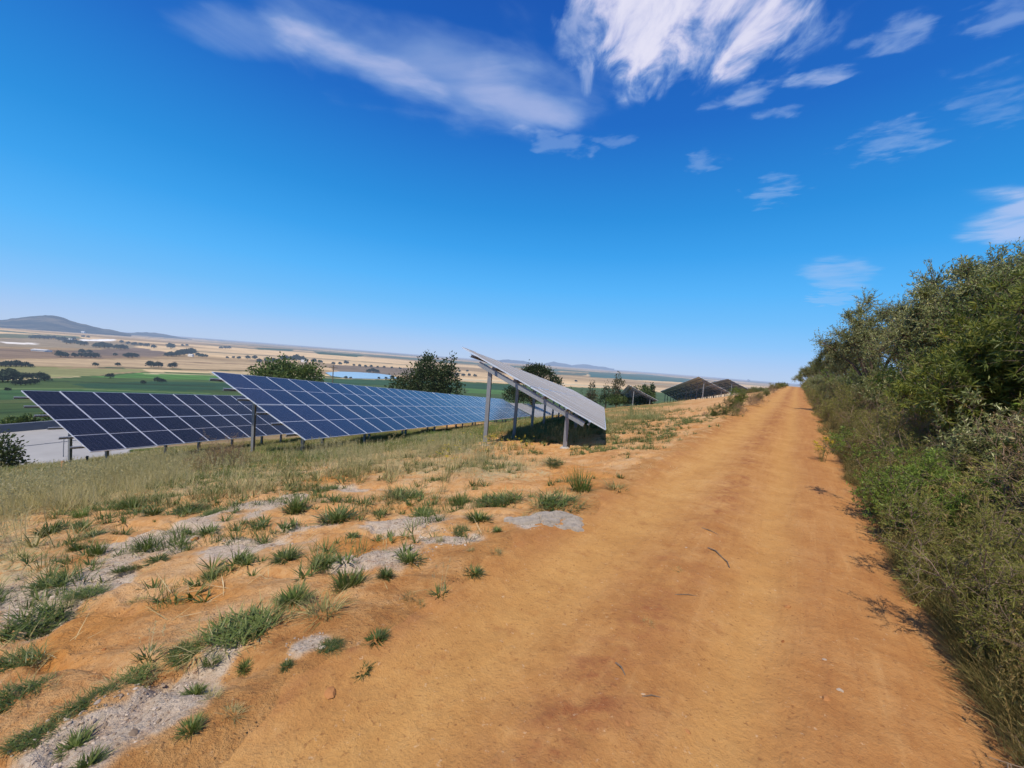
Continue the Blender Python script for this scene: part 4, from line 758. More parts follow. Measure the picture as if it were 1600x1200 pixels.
# ------------------------------------------------------------------ the thicket on the right of the road
BK = {
 'olive': [bush(300 + i, 1.0, .62, 11, 8, 7, 16, (.040, .0115), 3, 0, L_olive, m_bark) for i in range(2)],
 'fine': [bush(310 + i, 1.0, .7, 13, 9, 7, 15, (.040, .0055), 4, 0, L_fine, m_twig, .16, 1.0) for i in range(3)],
 'fresh': [bush(320 + i, 1.0, .65, 11, 8, 7, 15, (.036, .0105), 4, 0, L_fresh, m_bark) for i in range(2)],
 'yellow': [bush(330, 1.0, .6, 8, 7, 4, 5, (.075, .015), 11, 0, L_yel, m_twig)],
 'brown': [bush(340 + i, 1.0, .75, 14, 9, 6, 5, (.032, .006), 2, 0, L_brown, m_twig, .05, 1.1) for i in range(2)],
 'silver': [bush(350, 1.0, .65, 12, 8, 7, 16, (.032, .008), 4, 0, L_silver, m_twig)],
 'dark': [bush(360 + i, 1.0, .6, 11, 8, 7, 15, (.044, .014), 3, 0, L_dark, m_bark) for i in range(2)]}
LBL = {'olive': 'grey-olive leafy shrub in the roadside thicket', 'fine': 'fine-leaved olive shrub arching toward the road edge', 'fresh': 'bright green leafy shrub in the roadside thicket', 'yellow': 'yellow-green shrub with starry leaf clusters in the thicket', 'brown': 'dry brown twiggy shrub at the foot of the thicket', 'silver': 'silvery grey shrub in the roadside thicket', 'dark': 'dark green shrub deep in the roadside thicket'}
def shrub(kind, p_, q_, h, w=1.0, label=None, group=None, name='shrub'):
    x_, y_ = xy(p_, q_); m_ = BK[kind][rng.integers(0, len(BK[kind]))]
    return plant(name, m_, (x_, y_, gz(x_, y_) - .03), rng.uniform(0, 6.28), (h * w, h * w, h), label or LBL[kind], 'shrub', group or kind + ' shrubs of the roadside thicket')
rs = np.random.default_rng(91)
def pick(opts): return opts[rs.integers(0, len(opts))]
pcur = 1.1
while pcur < 95:
    st = .62 + .028 * pcur
    shrub(pick(['fine', 'fine', 'brown', 'fine', 'fine', 'fresh'] if pcur > 4 else ['fine', 'brown', 'fine']), pcur + rs.uniform(-.2, .2), -1.16 - .5 * rs.random() + .003 * pcur, rs.uniform(.62, .98) * (1 if pcur > 3 else .75), 1.05)
    if pcur > 1.8: shrub(pick(['fine', 'silver', 'olive', 'brown', 'fresh', 'fine', 'fine', 'yellow']), pcur + rs.uniform(-.3, .3), -2.05 - .3 * rs.random() + .006 * pcur, rs.uniform(1.1, 1.55), .95)
    shrub(pick(['olive', 'dark', 'fresh', 'fine', 'silver', 'dark']), pcur + rs.uniform(-.3, .3), -2.95 - .4 * rs.random() + .008 * pcur, rs.uniform(1.7, 2.2), .85)
    if pcur > 12: shrub(pick(['olive', 'dark', 'fresh', 'olive']), pcur + rs.uniform(-.4, .4), -3.8 - .5 * rs.random(), rs.uniform(2.1, 2.7), .8)
    pcur += st * 1.25
def crown_tree(seed, H, R, lmat, leaf, N, nl, tipn=0):
    """limbs forking from a short trunk, each ending in several small leafy masses of twigs"""
    r = np.random.default_rng(seed); tk = lines_grow(np.array([[0, 0, -.2]]), np.array([[.1, .04, 1.]]), np.array([H * .28]), 4, .08, 0, r); parts = [tubes(tk, np.array([H * .03]), np.array([H * .022]), 8)]
    fk = tk[0, -1]; k = np.arange(nl); ph = k * 2.39996 + r.uniform(-.3, .3, nl); cz = 1 - (k + .5) / nl * 1.45; sr = np.sqrt(1 - cz ** 2); rho = r.uniform(.62, .98, nl) * (1 + .18 * np.sin(3 * ph + seed))
    C = np.stack((np.cos(ph) * sr * R * rho, np.sin(ph) * sr * R * rho, H * .60 + cz * H * .36 * rho), 1); C = np.concatenate((C, np.c_[r.normal(0, R * .35, (nl // 4, 2)), r.uniform(.4, .75, nl // 4) * H]))
    main = C[r.permutation(nl)[:9]]; mids = []
    for c_ in main:
        L = [fk + (c_ - fk) * f + np.array([0, 0, H * .05 * math.sin(f * 3.14)]) + r.normal(0, H * .008, 3) for f in np.linspace(0, 1, 6)]; mids += L[2:5]; parts.append(tubes(np.array([L]), np.array([H * .014]), np.array([H * .0022]), 6))
    mids = np.array(mids)
    for c_ in C: m0 = mids[np.argmin(((mids - c_) ** 2).sum(1))]; L = [m0 + (c_ - m0) * f + r.normal(0, H * .006, 3) for f in np.linspace(0, 1, 5)]; parts.append(tubes(np.array([L]), np.array([H * .004]), np.array([H * .0012]), 4))
    # twigs radiating through each leafy mass
    nt = 60; ci = np.repeat(np.arange(len(C)), nt); rad_ = R * r.uniform(.20, .34, len(C)); dd = unit(r.normal(size=(len(ci), 3)) + [0, 0, .35]); s3 = lines_grow(C[ci], dd, rad_[ci] * r.uniform(.5, 1.15, len(ci)), 3, .25, .05, r); parts.append(tubes(s3, np.full(len(ci), .005), np.full(len(ci), .002)))
    per = max(4, N // len(ci)); bl, dl, _ = kids(s3, per, .15, .55, r); k = len(bl); LV = [cards(bl, dl + .3 * r.normal(size=(k, 3)), leaf[0] * r.uniform(.6, 1.25, k), leaf[1] * r.uniform(.7, 1.15, k), .12, r)]
    if tipn: e = np.repeat(s3[:, -1], tipn, 0); LV.append(cards(e, unit(np.repeat(s3[:, -1] - s3[:, -2], tipn, 0)) * .5 + .8 * unit(r.normal(size=e.shape)), leaf[0] * 1.3 * r.uniform(.7, 1.2, len(e)), leaf[1] * 1.1, .12, r))
    V, F = join(LV); bv, bf = join([(v, f) for v, f in parts]); return mesh('crown', V, F, [lmat]), mesh('branches', bv, bf, [m_bark], True)
TK = [crown_tree(400 + i, 4.6, 2.0, L_olive if i != 1 else L_dark, (.085, .027), 46000, 46) for i in range(3)]
TY = crown_tree(410, 3.4, 1.6, L_yel, (.11, .024), 9000, 34, 10)
def tree(px, py_top, q_, meshes, ht, label, w=1., name='tree', grp='trees in the roadside thicket', rz=None):
    """tree at offset q_ from the road centre, in the direction of a column of the photograph, as tall as it looks there"""
    d = ray(px, py_top); r_ = q_ / (d[0] * RN[0] + d[1] * RN[1]); x_, y_ = d[0] * r_, d[1] * r_; z0 = gz(x_, y_); h = d[2] * r_ - z0; s_ = h / ht
    plant(name, meshes, (x_, y_, z0 - .05), rng.uniform(0, 6.28) if rz is None else rz, (s_ * w, s_ * w, s_), label, 'tree', grp)
tree(1552, 380, -3.6, TK[0], 4.6, 'tallest grey-green tree of the thicket, its open crown against the sky at right', .80, rz=.6)
tree(1620, 392, -4.3, TK[2], 4.6, 'tall tree cut off by the right edge, dark leaves against the sky')
tree(1700, 390, -3.9, TK[1], 4.6, 'tall dark tree beyond the right edge of the picture')
tree(1464, 452, -4.3, TK[1], 4.6, 'darker tree between the two big rounded crowns', .42)
tree(1392, 456, -3.0, TK[2], 4.6, 'rounded grey-green tree left of the tallest one', .84)
tree(1338, 522, -2.8, TK[0], 4.6, 'low spreading tree where the thicket starts to rise', .75)
tree(1308, 536, -2.9, TK[1], 4.6, 'pale green small tree next along the thicket toward the distance', .75)
tree(1283, 560, -3.4, TK[2], 4.6, 'dark rounded small tree far along the thicket')
tree(1267, 572, -3.6, TK[0], 4.6, 'farthest small tree of the thicket, beside the end of the road')
tree(1600, 512, -2.8, TY, 3.4, 'yellow-green tree with whorled leaves and orange tips in front of the tallest tree', .85)
tree(1700, 450, -3.0, TY, 3.4, 'yellow-green tree at the right edge of the picture')
# yellow flowering plant at the road edge
fp = at(1284, 722); rr_ = np.random.default_rng(3); n = 16; a = rr_.uniform(0, 6.28, n); Pst = np.stack((np.cos(a), np.sin(a), a * 0), 1) * rr_.uniform(0, .1, n)[:, None]; bl = blades(Pst, a, rr_.uniform(0, .2, n), rr_.uniform(.1, .5, n), rr_.uniform(.25, .5, n), np.full(n, .007), 4); tips = bl[0].reshape(n, 10, 3)[:, 8]; e_ = np.repeat(tips, 18, 0) + rr_.normal(0, .025, (n * 18, 3))
def heads(root, tips, me_, n):
    for q_ in tips[:n]: o = obj('flower_head', me_, root, loc=q_); o.rotation_euler = (0, 0, rr_.uniform(0, 6))
def head_mesh(R_, n, L, W_): P = rr_.normal(0, R_, (n, 3)); return mesh('flower_head', *cards(P, unit(rr_.normal(size=P.shape) + [0, 0, .6]), L, W_), [G_petal])
rt = empty('flowering_plant', fp); tag(rt, 'small plant with bright yellow flower heads at the right road edge', 'plant'); obj('stems', mesh('stems', *bl, [G_weed]), rt); heads(rt, tips, head_mesh(.018, 20, .022, .016), 12)
hm = head_mesh(.012, 8, .022, .016)
G_white = leafmat("petals_cream", [(0, (.6, .58, .42)), (1, (.8, .78, .62))], .6, .3, .2, ovar=.05)
for px, py, k in ((752, 708, 0), (800, 706, 1), (690, 722, 2)):
    g = at(px, py); n = 26; a = rr_.uniform(0, 6.28, n); Pst = np.stack((np.cos(a), np.sin(a), a * 0), 1) * rr_.uniform(0, .5, n)[:, None]; bl = blades(Pst, a, rr_.uniform(0, .2, n), rr_.uniform(.1, .5, n), rr_.uniform(.25, .5, n), np.full(n, .007), 4); tips = bl[0].reshape(n, 10, 3)[:, 8]
    rt = empty('flowering_weed', g); tag(rt, ['yellow-flowered weed left of the tall near post', 'yellow-flowered weed right of the tall near post', 'sparse yellow-flowered weed on the bare slope farther left of the tall post'][k], 'weed', 'yellow-flowered weeds'); obj('stems', mesh('stems', *bl, [G_weed]), rt); heads(rt, tips, hm, 20)
g = at(352, 731); plant('dry_bush', BK['brown'][1], g - [0, 0, .03], 1., (.95, .95, .8), 'dry brown bush in the straw grass left of the middle table\'s tall post', 'bush')
g = at(300, 735); plant('dry_bush', BK['brown'][0], g - [0, 0, .03], 2., (.7, .7, .5), 'low pale dry bush just left of the brown one', 'bush')
# shrubs on the left verge farther along the road
for px, py, hp, kind, lb in [(1157, 634, 27, 'fresh', 'largest green shrub on the left verge, in front of the far tables'), (1144, 638, 18, 'dark', 'dark shrub left of the largest green verge shrub'), (1132, 650, 20, 'dark', 'nearest dark green shrub on the left verge'), (1116, 651, 14, 'fresh', 'low green shrub at the left end of the verge row'), (1150, 648, 18, 'brown', 'dry brown scrub in front of the largest green verge shrub'), (1103, 648, 9, 'brown', 'tiny dry reddish scrub at the start of the verge'), (1172, 634, 20, 'brown', 'brownish dry shrub right of the largest green verge shrub'),
  (1184, 626, 15, 'fine', 'olive shrub on the left verge past the brown one'), (1195, 619, 13, 'olive', 'grey shrub on the left verge, fourth from the far end'), (1204, 614, 12, 'brown', 'brown shrub on the left verge, third from the far end'), (1213, 610, 11, 'fine', 'small olive shrub on the left verge, second from the far end'), (1221, 607, 10, 'dark', 'last clear shrub of the left verge before the road crest')]:
    g = at(px, py); h = hp / FOC * float(g @ FW); m_ = BK[kind][0]; plant('shrub', m_, g - [0, 0, .05], rng.uniform(0, 6), (h * 1.15, h * 1.15, h), lb, 'shrub', 'shrubs on the left verge')
for k in range(18):
    p_, q_ = 66 + k * 3.4, rs.uniform(2.3, 6.5); x_, y_ = xy(p_, q_); plant('shrub', BK[pick(['olive', 'dark', 'fine'])][0], (x_, y_, gz(x_, y_) - .1), rng.uniform(0, 6), (1.3, 1.3, rs.uniform(.7, 1.1)), 'low scrub at the far end of the left verge by the crest', 'shrub', 'far scrub by the road crest')

# ------------------------------------------------------------------ middle distance: trees below the slope, paved road, poles
def blobs(seed, cen, N, leaf, mat, jit=.9):
    """crown of leaf cards filling several overlapping lumps (x,y,z,rx,rz)"""
    r = np.random.default_rng(seed); w = np.array([c[3] ** 2 * c[4] for c in cen]); k = r.choice(len(cen), N, p=w / w.sum()); C = np.array(cen)[k]; d = unit(r.normal(size=(N, 3))); d[:, 2] = np.where(d[:, 2] < -.4, -d[:, 2], d[:, 2]); rho = r.uniform(.35, 1, N) ** .5 * (1 + jit * .25 * r.normal(size=N))
    P = C[:, :3] + d * rho[:, None] * np.stack((C[:, 3], C[:, 3], C[:, 4]), 1); return mesh('crown', *cards(P, d + .7 * r.normal(size=d.shape), leaf * r.uniform(.6, 1.3, N), leaf * .55, .15, r), [mat])
def lumps(seed, n, R, H, z0, s=.45):
    r = np.random.default_rng(seed); return [(r.uniform(-1, 1) * R * .7, r.uniform(-1, 1) * R * .7, z0 + (H - z0) * r.uniform(.25, .85), R * s * r.uniform(.7, 1.2), (H - z0) * .3 * r.uniform(.7, 1.2)) for _ in range(n)]
def trunk_mesh(H, R, seed, forks=4, lean=.35):
    r = np.random.default_rng(seed); ps_ = [tube([[0, 0, -.4], [.02 * H, 0, H * .2], [.03 * H, .01 * H, H * .4]], [H * .03, H * .024, H * .018], 8)]
    for k in range(forks):
        a = k * 6.283 / forks + r.uniform(-.4, .4); ps_.append(tube([[.02 * H, 0, H * .25], [math.cos(a) * R * .25, math.sin(a) * R * .25, H * .48], [math.cos(a) * R * .55, math.sin(a) * R * .55, H * .72]], [H * .016, H * .011, H * .004], 6))
    return mesh('trunk', *join(ps_), [m_bark], True)
M_t1 = leafmat("tree_leaves_green", [(0, (0.026, 0.048, 0.013)), (0.5, (0.068, 0.106, 0.025)), (1, (0.137, 0.18, 0.045))], .5, .25, .3, 9000)
M_t2 = leafmat("tree_leaves_deep", [(0, (0.014, 0.028, 0.009)), (0.5, (0.034, 0.055, 0.016)), (1, (0.072, 0.098, 0.029))], .5, .2, .3, 9000)
M_t3 = leafmat("tree_leaves_brownish", [(0, (.05, .05, .022)), (.5, (.10, .088, .042)), (1, (.19, .15, .075))], .6, .2, .2, 9000)
M_far = leafmat("far_tree_leaves", [(0, (0.02, 0.035, 0.02)), (0.5, (0.037, 0.057, 0.031)), (1, (0.066, 0.088, 0.046))], .7, .1, .1, 7000)
def midtree(px, py_top, dist, wpx, crown_fn, label, name='tree', cat='tree'):
    d = ray(px, py_top); x_, y_ = d[0] * dist, d[1] * dist; z0 = gz(x_, y_); H = d[2] * dist - z0; R = wpx / FOC * (dist * float(np.dot([d[0], d[1], 0], FW))) / 2
    cm, tm = crown_fn(H, R); root = empty(name, (x_, y_, z0), 0); obj('crown', cm, root); obj('trunk', tm, root); tag(root, label, cat)
midtree(452, 563, 62, 108, lambda H, R: (blobs(1, [(-.55 * R, 0, H * .72, R * .5, H * .2), (.1 * R, 1, H * .74, R * .5, H * .2), (.62 * R, 0, H * .78, R * .36, H * .2), (-.2 * R, -1, H * .55, R * .6, H * .25), (.5 * R, .5, H * .5, R * .5, H * .25), (.85 * R, 0, H * .62, R * .2, H * .16)] + lumps(2, 8, R, H, H * .4, .22), 6500, .42, M_t1), trunk_mesh(H, R, 1)), 'broad light green tree behind the left end of the middle table')
midtree(668, 559, 56, 116, lambda H, R: (blobs(3, [(-.1 * R, 0, H * .82, R * .24, H * .14), (.05 * R, 0, H * .62, R * .62, H * .26), (-.62 * R, 0, H * .5, R * .36, H * .22), (.62 * R, 0, H * .55, R * .38, H * .24), (0, 0, H * .38, R * .85, H * .22), (-.15 * R, 0, H * .92, R * .1, H * .1)] + lumps(4, 9, R, H, H * .35, .24), 7500, .40, M_t2), trunk_mesh(H, R, 2)), 'large dark bushy tree behind the middle of the blue table')
midtree(836, 569, 66, 78, lambda H, R: (blobs(5, [(.1 * R, 0, H * .86, R * .5, H * .13), (-.2 * R, 0, H * .80, R * .4, H * .13), (.45 * R, 0, H * .80, R * .38, H * .12), (.85 * R, 0, H * .66, R * .32, H * .14), (-.75 * R, 0, H * .40, R * .4, H * .18), (-.3 * R, .3, H * .36, R * .5, H * .12), (.2 * R, 0, H * .7, R * .3, H * .1)], 5200, .34, M_t2), trunk_mesh(H, R, 3, 5)), 'umbrella-shaped dark pine with forked trunks behind the edge-on table')
midtree(967, 580, 88, 24, lambda H, R: (blobs(6, [(0, 0, H * .86, R * .3, H * .13), (.1 * R, 0, H * .68, R * .75, H * .13), (-.2 * R, 0, H * .5, R * .6, H * .14), (.1 * R, 0, H * .3, R * .9, H * .18)], 1500, .34, M_t3), trunk_mesh(H, R, 4, 3)), 'brownish upright tree standing behind the lowest dark far table')
midtree(926, 596, 90, 22, lambda H, R: (blobs(7, [(0, 0, H * .75, R * .5, H * .22), (0, 0, H * .4, R * .9, H * .3)], 1100, .32, M_t3), trunk_mesh(H, R, 5, 3)), 'small brownish tree left of the dark conifer')
midtree(949, 593, 86, 24, lambda H, R: (blobs(8, [(0, 0, H * .9, R * .1, H * .12), (0, 0, H * .6, R * .55, H * .2), (0, 0, H * .3, R * .95, H * .24)], 1300, .3, M_t2), trunk_mesh(H, R, 6, 3)), 'dark pointed conifer beside the brownish upright tree')
midtree(909, 605, 90, 12, lambda H, R: (blobs(9, [(0, 0, H * .8, R * .25, H * .15), (0, 0, H * .35, R * .9, H * .3)], 600, .28, M_t2), trunk_mesh(H, R, 7, 3)), 'smallest dark conifer, right above the lower end of the edge-on table')
midtree(893, 600, 100, 6, lambda H, R: (blobs(10, [(0, 0, H * .75, R * .4, H * .2), (0, 0, H * .35, R * .9, H * .3)], 300, .25, M_t2), trunk_mesh(H, R, 8, 3)), 'tiny thin conifer alone in the green field')
for k, (px, py, dist, wpx, mt, lb) in enumerate([(997, 602, 82, 30, 0, 'dark green rounded tree right behind the lowest far table'), (1012, 603, 84, 22, 0, 'second dark green tree behind the lowest far table'), (1020, 598, 88, 12, 1, 'narrow dark tree between the lowest and largest far tables'), (1008, 600, 95, 10, 1, 'slim pointed tree rising behind the rounded pair')]):
    midtree(px, py, dist, wpx, lambda H, R: (blobs(20 + k, [(0, 0, H * .7, R * .6, H * .25), (0, 0, H * .4, R, H * .3)] + lumps(k, 4, R, H, H * .3, .3), 1000, .34, [M_t1, M_t2][mt]), trunk_mesh(H, R, k, 3)), lb)
midtree(4, 672, 40, 62, lambda H, R: (blobs(11, [(-.2 * R, 0, H * .55, R * .7, H * .38), (.4 * R, 0, H * .5, R * .5, H * .3), (0, 0, H * .3, R * .9, H * .3)], 2600, .2, M_t2), trunk_mesh(H, R, 9)), 'dark bush at the left edge in front of the paved road', 'bush', 'bush')
for k, (px, py, dist, wpx, lb) in enumerate([(60, 648, 72, 46, 'green bush above the paved road at left'), (20, 655, 74, 40, 'leftmost green bush above the paved road'), (100, 652, 70, 50, 'large green bush between paved road and lowest table'), (140, 640, 74, 50, 'green bush just behind the top corner of the lowest table'), (985, 634, 64, 60, 'low green bush in front of the lowest far table'), (962, 628, 68, 40, 'low green bush right of the edge-on table')]):
    midtree(px, py, dist, wpx, lambda H, R: (blobs(30 + k, lumps(40 + k, 7, R, max(H, 1.5), 0, .45), 1600, .3, M_t1), trunk_mesh(max(H, 1.5), R, k, 3)), lb, 'bush', 'bush')
# paved road at far left with its kerb
m_pave = simple("pale_concrete", (.33, .325, .315), .85, 0, .2, .6, .1); m_kerb = simple("dark_kerb", (.13, .145, .17), .8, 0, .15, 2)
dv = np.array([math.sin(rad(21.6)), math.cos(rad(21.6))]); lv = np.array([-dv[1], dv[0]])
def zp(px, py): d = ray(px, py); return np.array([d[0], d[1]]) * (PAVE_Z / d[2])
sn, sm, sf = zp(50, 737) @ lv, zp(75, 693) @ lv, zp(50, 672.5) @ lv; sn -= 3
tend = zp(215, 690) @ dv
def strip(s0, s1, z0, z1, t0=-45, t1=tend): P = [dv * t0 + lv * s0, dv * t1 + lv * s0, dv * t1 + lv * s1, dv * t0 + lv * s1]; V = [[*q_, z0] for q_ in P] + [[*q_, z1] for q_ in P]; return np.array(V), BOXF
tag(obj('paved_road', mesh('paved_road', *join([strip(sn, sm - .12, PAVE_Z - .3, PAVE_Z), strip(sm + .12, sf, PAVE_Z - .3, PAVE_Z + .002)]), [m_pave])), kind='structure')
tag(obj('road_joint', mesh('road_joint', *strip(sm - .12, sm + .12, PAVE_Z - .3, PAVE_Z - .05), [m_kerb])), kind='structure')
tag(obj('low_wall', mesh('low_wall', *strip(sf, sf + .35, PAVE_Z - .3, PAVE_Z + .85), [m_kerb])), 'dark low wall along the far side of the paved road at left', 'wall')
# poles
def polebase(px, py, r_=None):
    return at(px, py)
g = at(99, 716); h = .9 * 34 / FOC * float(g @ FW); V, F = tube([[0, 0, -.2], [0, 0, h * .5], [.02, 0, h]], [.035, .033, .03], 8); tag(obj('fence_post', mesh('fence_post', V, F, [m_galv], True), loc=g), 'thin grey post standing left of the lowest table, before the paved road', 'post')
for px, py, hh, col_, lb in ((98, 737, .45, (.45, .25, .12), 'short tan wooden peg in straw grass beside the lowest table'), (136, 726, .42, (.03, .03, .03), 'short black peg under the near corner of the lowest table')):
    g = at(px, py); V, F = join([box(-.03, .03, -.03, .03, -.1, hh), box(-.05, .05, -.022, .022, hh * .8, hh * .92)]); tag(obj('marker_peg', mesh('marker_peg', V, F, [simple('peg_' + lb[6:9], col_)]), loc=g), lb, 'peg')
def upole(px, pyb, pyt, dist, label):
    d = ray(px, pyt); x_, y_ = d[0] * dist, d[1] * dist; z0 = gz(x_, y_); H = d[2] * dist - z0; root = empty('utility_pole', (x_, y_, z0)); tag(root, label, 'utility pole')
    obj('pole', mesh('pole', *tube([[0, 0, -.5], [0, 0, H]], [.17, .12], 8), [m_bark], True), root); obj('crossarm', mesh('crossarm', *box(-1.3, 1.3, -.09, .09, H - .75, H - .57), [m_bark]), root)
    for a in (-1.15, -.4, .4, 1.15): obj('insulator', mesh('insulator', *tube([[a, 0, H - .57], [a, 0, H - .3]], [.07, .05], 6), [m_galv], True), root)
upole(521, 597, 571, 130, 'wooden utility pole with crossarm before the lake, between the two green trees'); upole(765, 612, 597, 190, 'tiny far pole in the green field behind the tall near post')

# ------------------------------------------------------------------ far plain: lake, mountain, hills, trees, farm buildings
m_wat, t, done = material("lake_water", True); b = t.n('ShaderNodeBsdfPrincipled', i_Base_Color=(.34, .47, .56), i_Roughness=.25); bp = t.n('ShaderNodeBump', i_Strength=.3, i_Height=t.noise(t.n('ShaderNodeNewGeometry').outputs['Position'], .2, 4)); t.L.new(bp.outputs[0], b.inputs['Normal']); done(b.outputs[0])
lk = np.array([at(*q_) for q_ in LAKEP]); lz = lk[:, 2].max() + .5
lake = np.array([along(px, py, lz / ray(px, py)[2]) for px, py in LAKEP])
tag(obj('lake', mesh('lake', lake, [list(range(len(lake)))[::-1]], [m_wat])), kind='structure')
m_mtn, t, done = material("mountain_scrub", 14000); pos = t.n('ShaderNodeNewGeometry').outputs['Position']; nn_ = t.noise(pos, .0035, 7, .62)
c = t.ramp(nn_, [(.3, (.015, .035, .045)), (.5, (.05, .065, .07)), (.65, (.14, .13, .105))]); b = t.n('ShaderNodeBsdfPrincipled', i_Base_Color=c, i_Roughness=.95); b.inputs['Specular IOR Level'].default_value = .05; done(b.outputs[0])
def hill(name, prof, dist, depth, seed, label=None):
    """a ridge whose crest follows the outline (px,py) at about the given distance"""
    prof = np.array(prof, float); n = 150; xs = np.linspace(prof[0, 0], prof[-1, 0], n); ysm = np.interp(xs, prof[:, 0], prof[:, 1]); k = np.ones(5) / 5; ysm[2:-2] = np.convolve(ysm, k, 'valid')
    ysm += (fbm(xs / 9., xs * 0, 4, seed) - .5) * 2.0
    V = []; m = 40
    for i in range(n):
        d = ray(xs[i], ysm[i]); top = d[2] * dist; zb = -60.
        for j in range(m):
            f = j / (m - 1) * 2 - 1; rr2 = dist + f * depth; e = max(0, 1 - abs(f)) ; hz = zb + (top - zb) * (e ** 1.25); hz += (fbm(np.array([i * .12]), np.array([f * 4.]), 4, seed + 3)[0] - .5) * .32 * (top - zb) * (1 - e) * min(1, e * 4); V.append([d[0] * rr2, d[1] * rr2, hz])
    i0 = np.arange(n - 1)[:, None] * m; j0 = np.arange(m - 1)[None]; F = np.stack((i0 + j0, i0 + m + j0, i0 + m + j0 + 1, i0 + j0 + 1), -1).reshape(-1, 4)
    tag(obj(name, mesh(name, V, F, [m_mtn], True)), kind='structure')
hill('mountain', [(-420, 520), (-250, 508), (-120, 500), (0, 500), (15, 498), (30, 495.5), (50, 494), (70, 491.5), (90, 493), (105, 498), (118, 503), (135, 507), (150, 511), (172, 515), (192, 519), (205, 522)], 8200, 1500, 1)
hill('hill', [(185, 522), (205, 519.5), (230, 518.5), (255, 521.5), (280, 526.5), (300, 530)], 11500, 1500, 2)
hill('hill', [(250, 530), (330, 530), (380, 535), (450, 541), (560, 549), (640, 556)], 21000, 3000, 3)
hill('hill', [(760, 566), (785, 561.5), (810, 562.5), (840, 568)], 17000, 2500, 4); hill('hill', [(845, 569), (865, 565), (885, 568), (895, 571)], 19000, 2500, 5); hill('hill', [(890, 571), (912, 568.5), (935, 572), (960, 576)], 20000, 2500, 6)
FT = []
for k in range(4): FT.append((blobs(50 + k, [(0, 0, .42, .42, .42), (.15, .1, .62, .28, .3), (-.22, 0, .4, .3, .36)], 520, .20, M_far), mesh('trunk', *tube([[0, 0, -.1], [0, 0, .5]], [.05, .03], 5), [m_bark])))
def fartree(px, py, h, label, group):
    g = at(px, py); dd = float(g @ FW); s_ = h / FOC * dd; root = empty('tree', (g[0], g[1], g[2]), rng.uniform(0, 6)); root.scale = (s_ * 1.35, s_ * 1.35, s_ * 1.1); cm, tm = FT[rng.integers(0, 4)]; obj('crown', cm, root); obj('trunk', tm, root); tag(root, label, 'tree', group)
def ft(label, group, lst):
    for a in lst: fartree(*a, label, group)
ft('dark tree in the clump at the left edge of the tan field', 'trees at the left edge of the tan field', [(2, 573, 7), (9, 573, 8), (17, 573, 8), (25, 573, 9), (33, 573, 7), (40, 573, 7), (48, 574, 5)])
ft('big dark tree at the left edge above the green field', 'big trees at the left edge', [(4, 597, 15), (12, 596, 18), (20, 597, 16), (-6, 598, 15)])
ft('small tree in the row along the green field at left', 'row trees at the left', [(36, 592, 9), (42, 592, 8), (52, 592, 8), (65, 594, 11), (70, 596, 9)]); ft('low bush at the edge of the green field at left', 'bushes at the green field', [(24, 602, 7), (32, 602, 8), (40, 602, 8), (48, 601, 8), (55, 600, 7), (12, 611, 5)])
fartree(172, 591, 7, 'single round tree alone in the bright green field', None); fartree(246, 597, 7, 'left one of two bushes in the dark part of the green field', None); fartree(253, 598, 6, 'right one of two bushes in the dark part of the green field', None); fartree(224, 600, 5, 'low flat bush left of the pair in the green field', None)
fartree(236, 574, 9, 'leftmost of three round trees on the tan field edge', None); fartree(248, 574, 8, 'middle one of three round trees on the tan field edge', None); fartree(270, 575, 8, 'rightmost of three round trees on the tan field edge', None); fartree(149, 572, 5, 'low tree left on the hedge line of the tan field', None); fartree(184, 572, 5, 'second low tree on the hedge line of the tan field', None)
ft('small dark tree in the row by the brown field', 'row by the brown field', [(95, 558, 9), (102, 558, 7), (117, 558, 6), (127, 558, 6), (133, 558, 6), (142, 559, 7), (149, 559, 7), (128, 552, 6), (140, 552, 5), (180, 556, 4), (195, 557, 4), (201, 559, 7), (207, 559, 7), (213, 558, 5)])
ft('dark tree in the wood beside the white farm on the tan field', 'wood by the white farm', [(262, 557, 6), (268, 557, 7), (275, 557, 7), (281, 556, 8), (288, 555, 9), (294, 555, 9), (300, 554, 9), (310, 557, 5), (316, 558, 5), (322, 558, 4), (267, 545, 8)])
ft('dark tree of the clump below the far white houses', 'clumps below the far houses', [(104, 537, 6), (110, 537, 6), (116, 537, 6), (126, 539, 6), (132, 540, 6), (150, 543, 6), (156, 543, 8), (163, 544, 8), (170, 544, 7), (182, 545, 6), (189, 546, 7), (195, 546, 6), (92, 532, 5), (100, 533, 6)])
ft('dark tree of the wooded ridge line at upper left', 'wooded ridge line', [(48, 529, 4), (55, 529, 5), (62, 529, 5), (69, 530, 5), (76, 530, 5), (84, 530, 5), (115, 531, 4), (130, 527, 3), (138, 528, 3), (190, 536, 4), (200, 538, 4), (210, 540, 5), (220, 541, 5), (230, 542, 5), (240, 544, 5)])
ft('hedge tree along the far edge of the pale wheat field', 'far hedge trees', [(285, 541, 3), (292, 541, 3), (345, 545, 3.5), (352, 545, 4), (358, 545, 4), (355, 560, 3), (365, 560, 3), (373, 561, 4), (387, 561, 5), (398, 561, 5)])
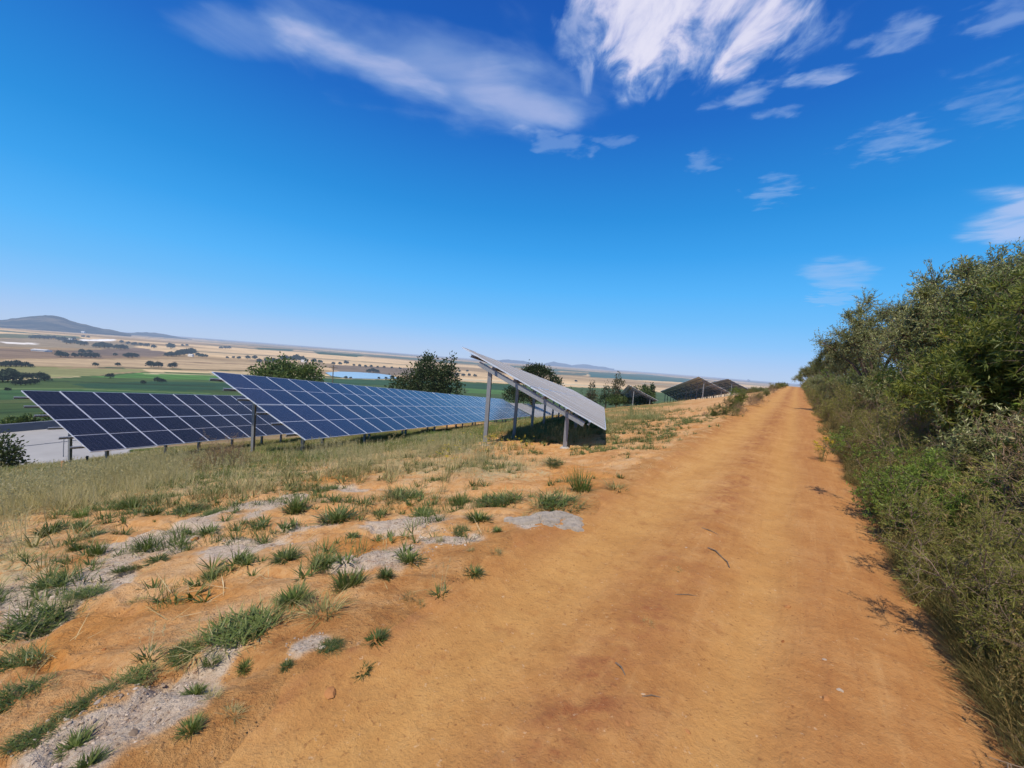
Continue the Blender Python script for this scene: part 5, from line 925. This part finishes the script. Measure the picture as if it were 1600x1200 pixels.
ft('dark tree beside the far farm right of the light green tree', 'trees by the far farm', [(405, 567, 6), (418, 566, 7), (426, 567, 7), (433, 567, 6), (444, 564, 8), (449, 564, 7), (456, 564, 7), (463, 564, 9), (470, 565, 8), (477, 566, 6), (490, 567, 6), (500, 568, 5), (521, 570, 4), (531, 570, 4), (541, 569, 5)])
ft('dark tree in the hedge above the lake', 'hedge above the lake', [(553, 572, 3), (562, 573, 3.5), (571, 574, 3.5), (580, 574, 3.5), (590, 575, 3), (600, 575, 3), (612, 576, 3), (625, 577, 3), (576, 582, 5), (583, 582, 6), (589, 583, 5), (540, 592, 4), (548, 592, 3), (592, 592, 3), (603, 592, 3), (612, 591, 4)])
ft('low dark tree in the hedge along the far green field', 'hedge along the far green field', [(715, 587, 4), (724, 588, 4), (733, 588, 4), (742, 589, 4), (705, 580, 3), (718, 581, 3), (730, 581, 3), (870, 592, 3), (900, 597, 3), (1170, 593, 3)])
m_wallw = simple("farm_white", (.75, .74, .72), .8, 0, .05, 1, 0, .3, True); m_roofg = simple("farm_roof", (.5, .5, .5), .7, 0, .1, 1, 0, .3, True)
def farm(px, py, wpx, hpx, label):
    g = at(px, py); dd = float(g @ FW); w = wpx / FOC * dd; h = hpx / FOC * dd; dp = w * .45; root = empty('farmhouse', g); tag(root, label, 'building')
    obj('walls', mesh('walls', *box(-w / 2, w / 2, -dp / 2, dp / 2, -2, h * .6), [m_wallw]), root)
    V = np.array([[-w * .53, -dp * .6, h * .58], [w * .53, -dp * .6, h * .58], [w * .53, dp * .6, h * .58], [-w * .53, dp * .6, h * .58], [-w * .5, 0, h], [w * .5, 0, h]]); obj('roof', mesh('roof', V, [[0, 1, 5, 4], [2, 3, 4, 5], [0, 4, 3], [1, 2, 5], [3, 2, 1, 0]], [m_roofg]), root)
farm(101, 533, 7, 4, 'white farmhouse among dark trees at upper left'); farm(110, 533, 6, 4, 'second white farmhouse right of the first at upper left'); farm(298, 557, 7, 4, 'white farmhouse beside the dark wood on the tan field'); farm(130, 520.5, 5, 3, 'tiny white house at the foot of the mountain'); farm(475, 566, 8, 4, 'pale farm building among trees behind the light green tree'); farm(65, 549, 22, 3.5, 'long low grey-roofed shed across the brown field')
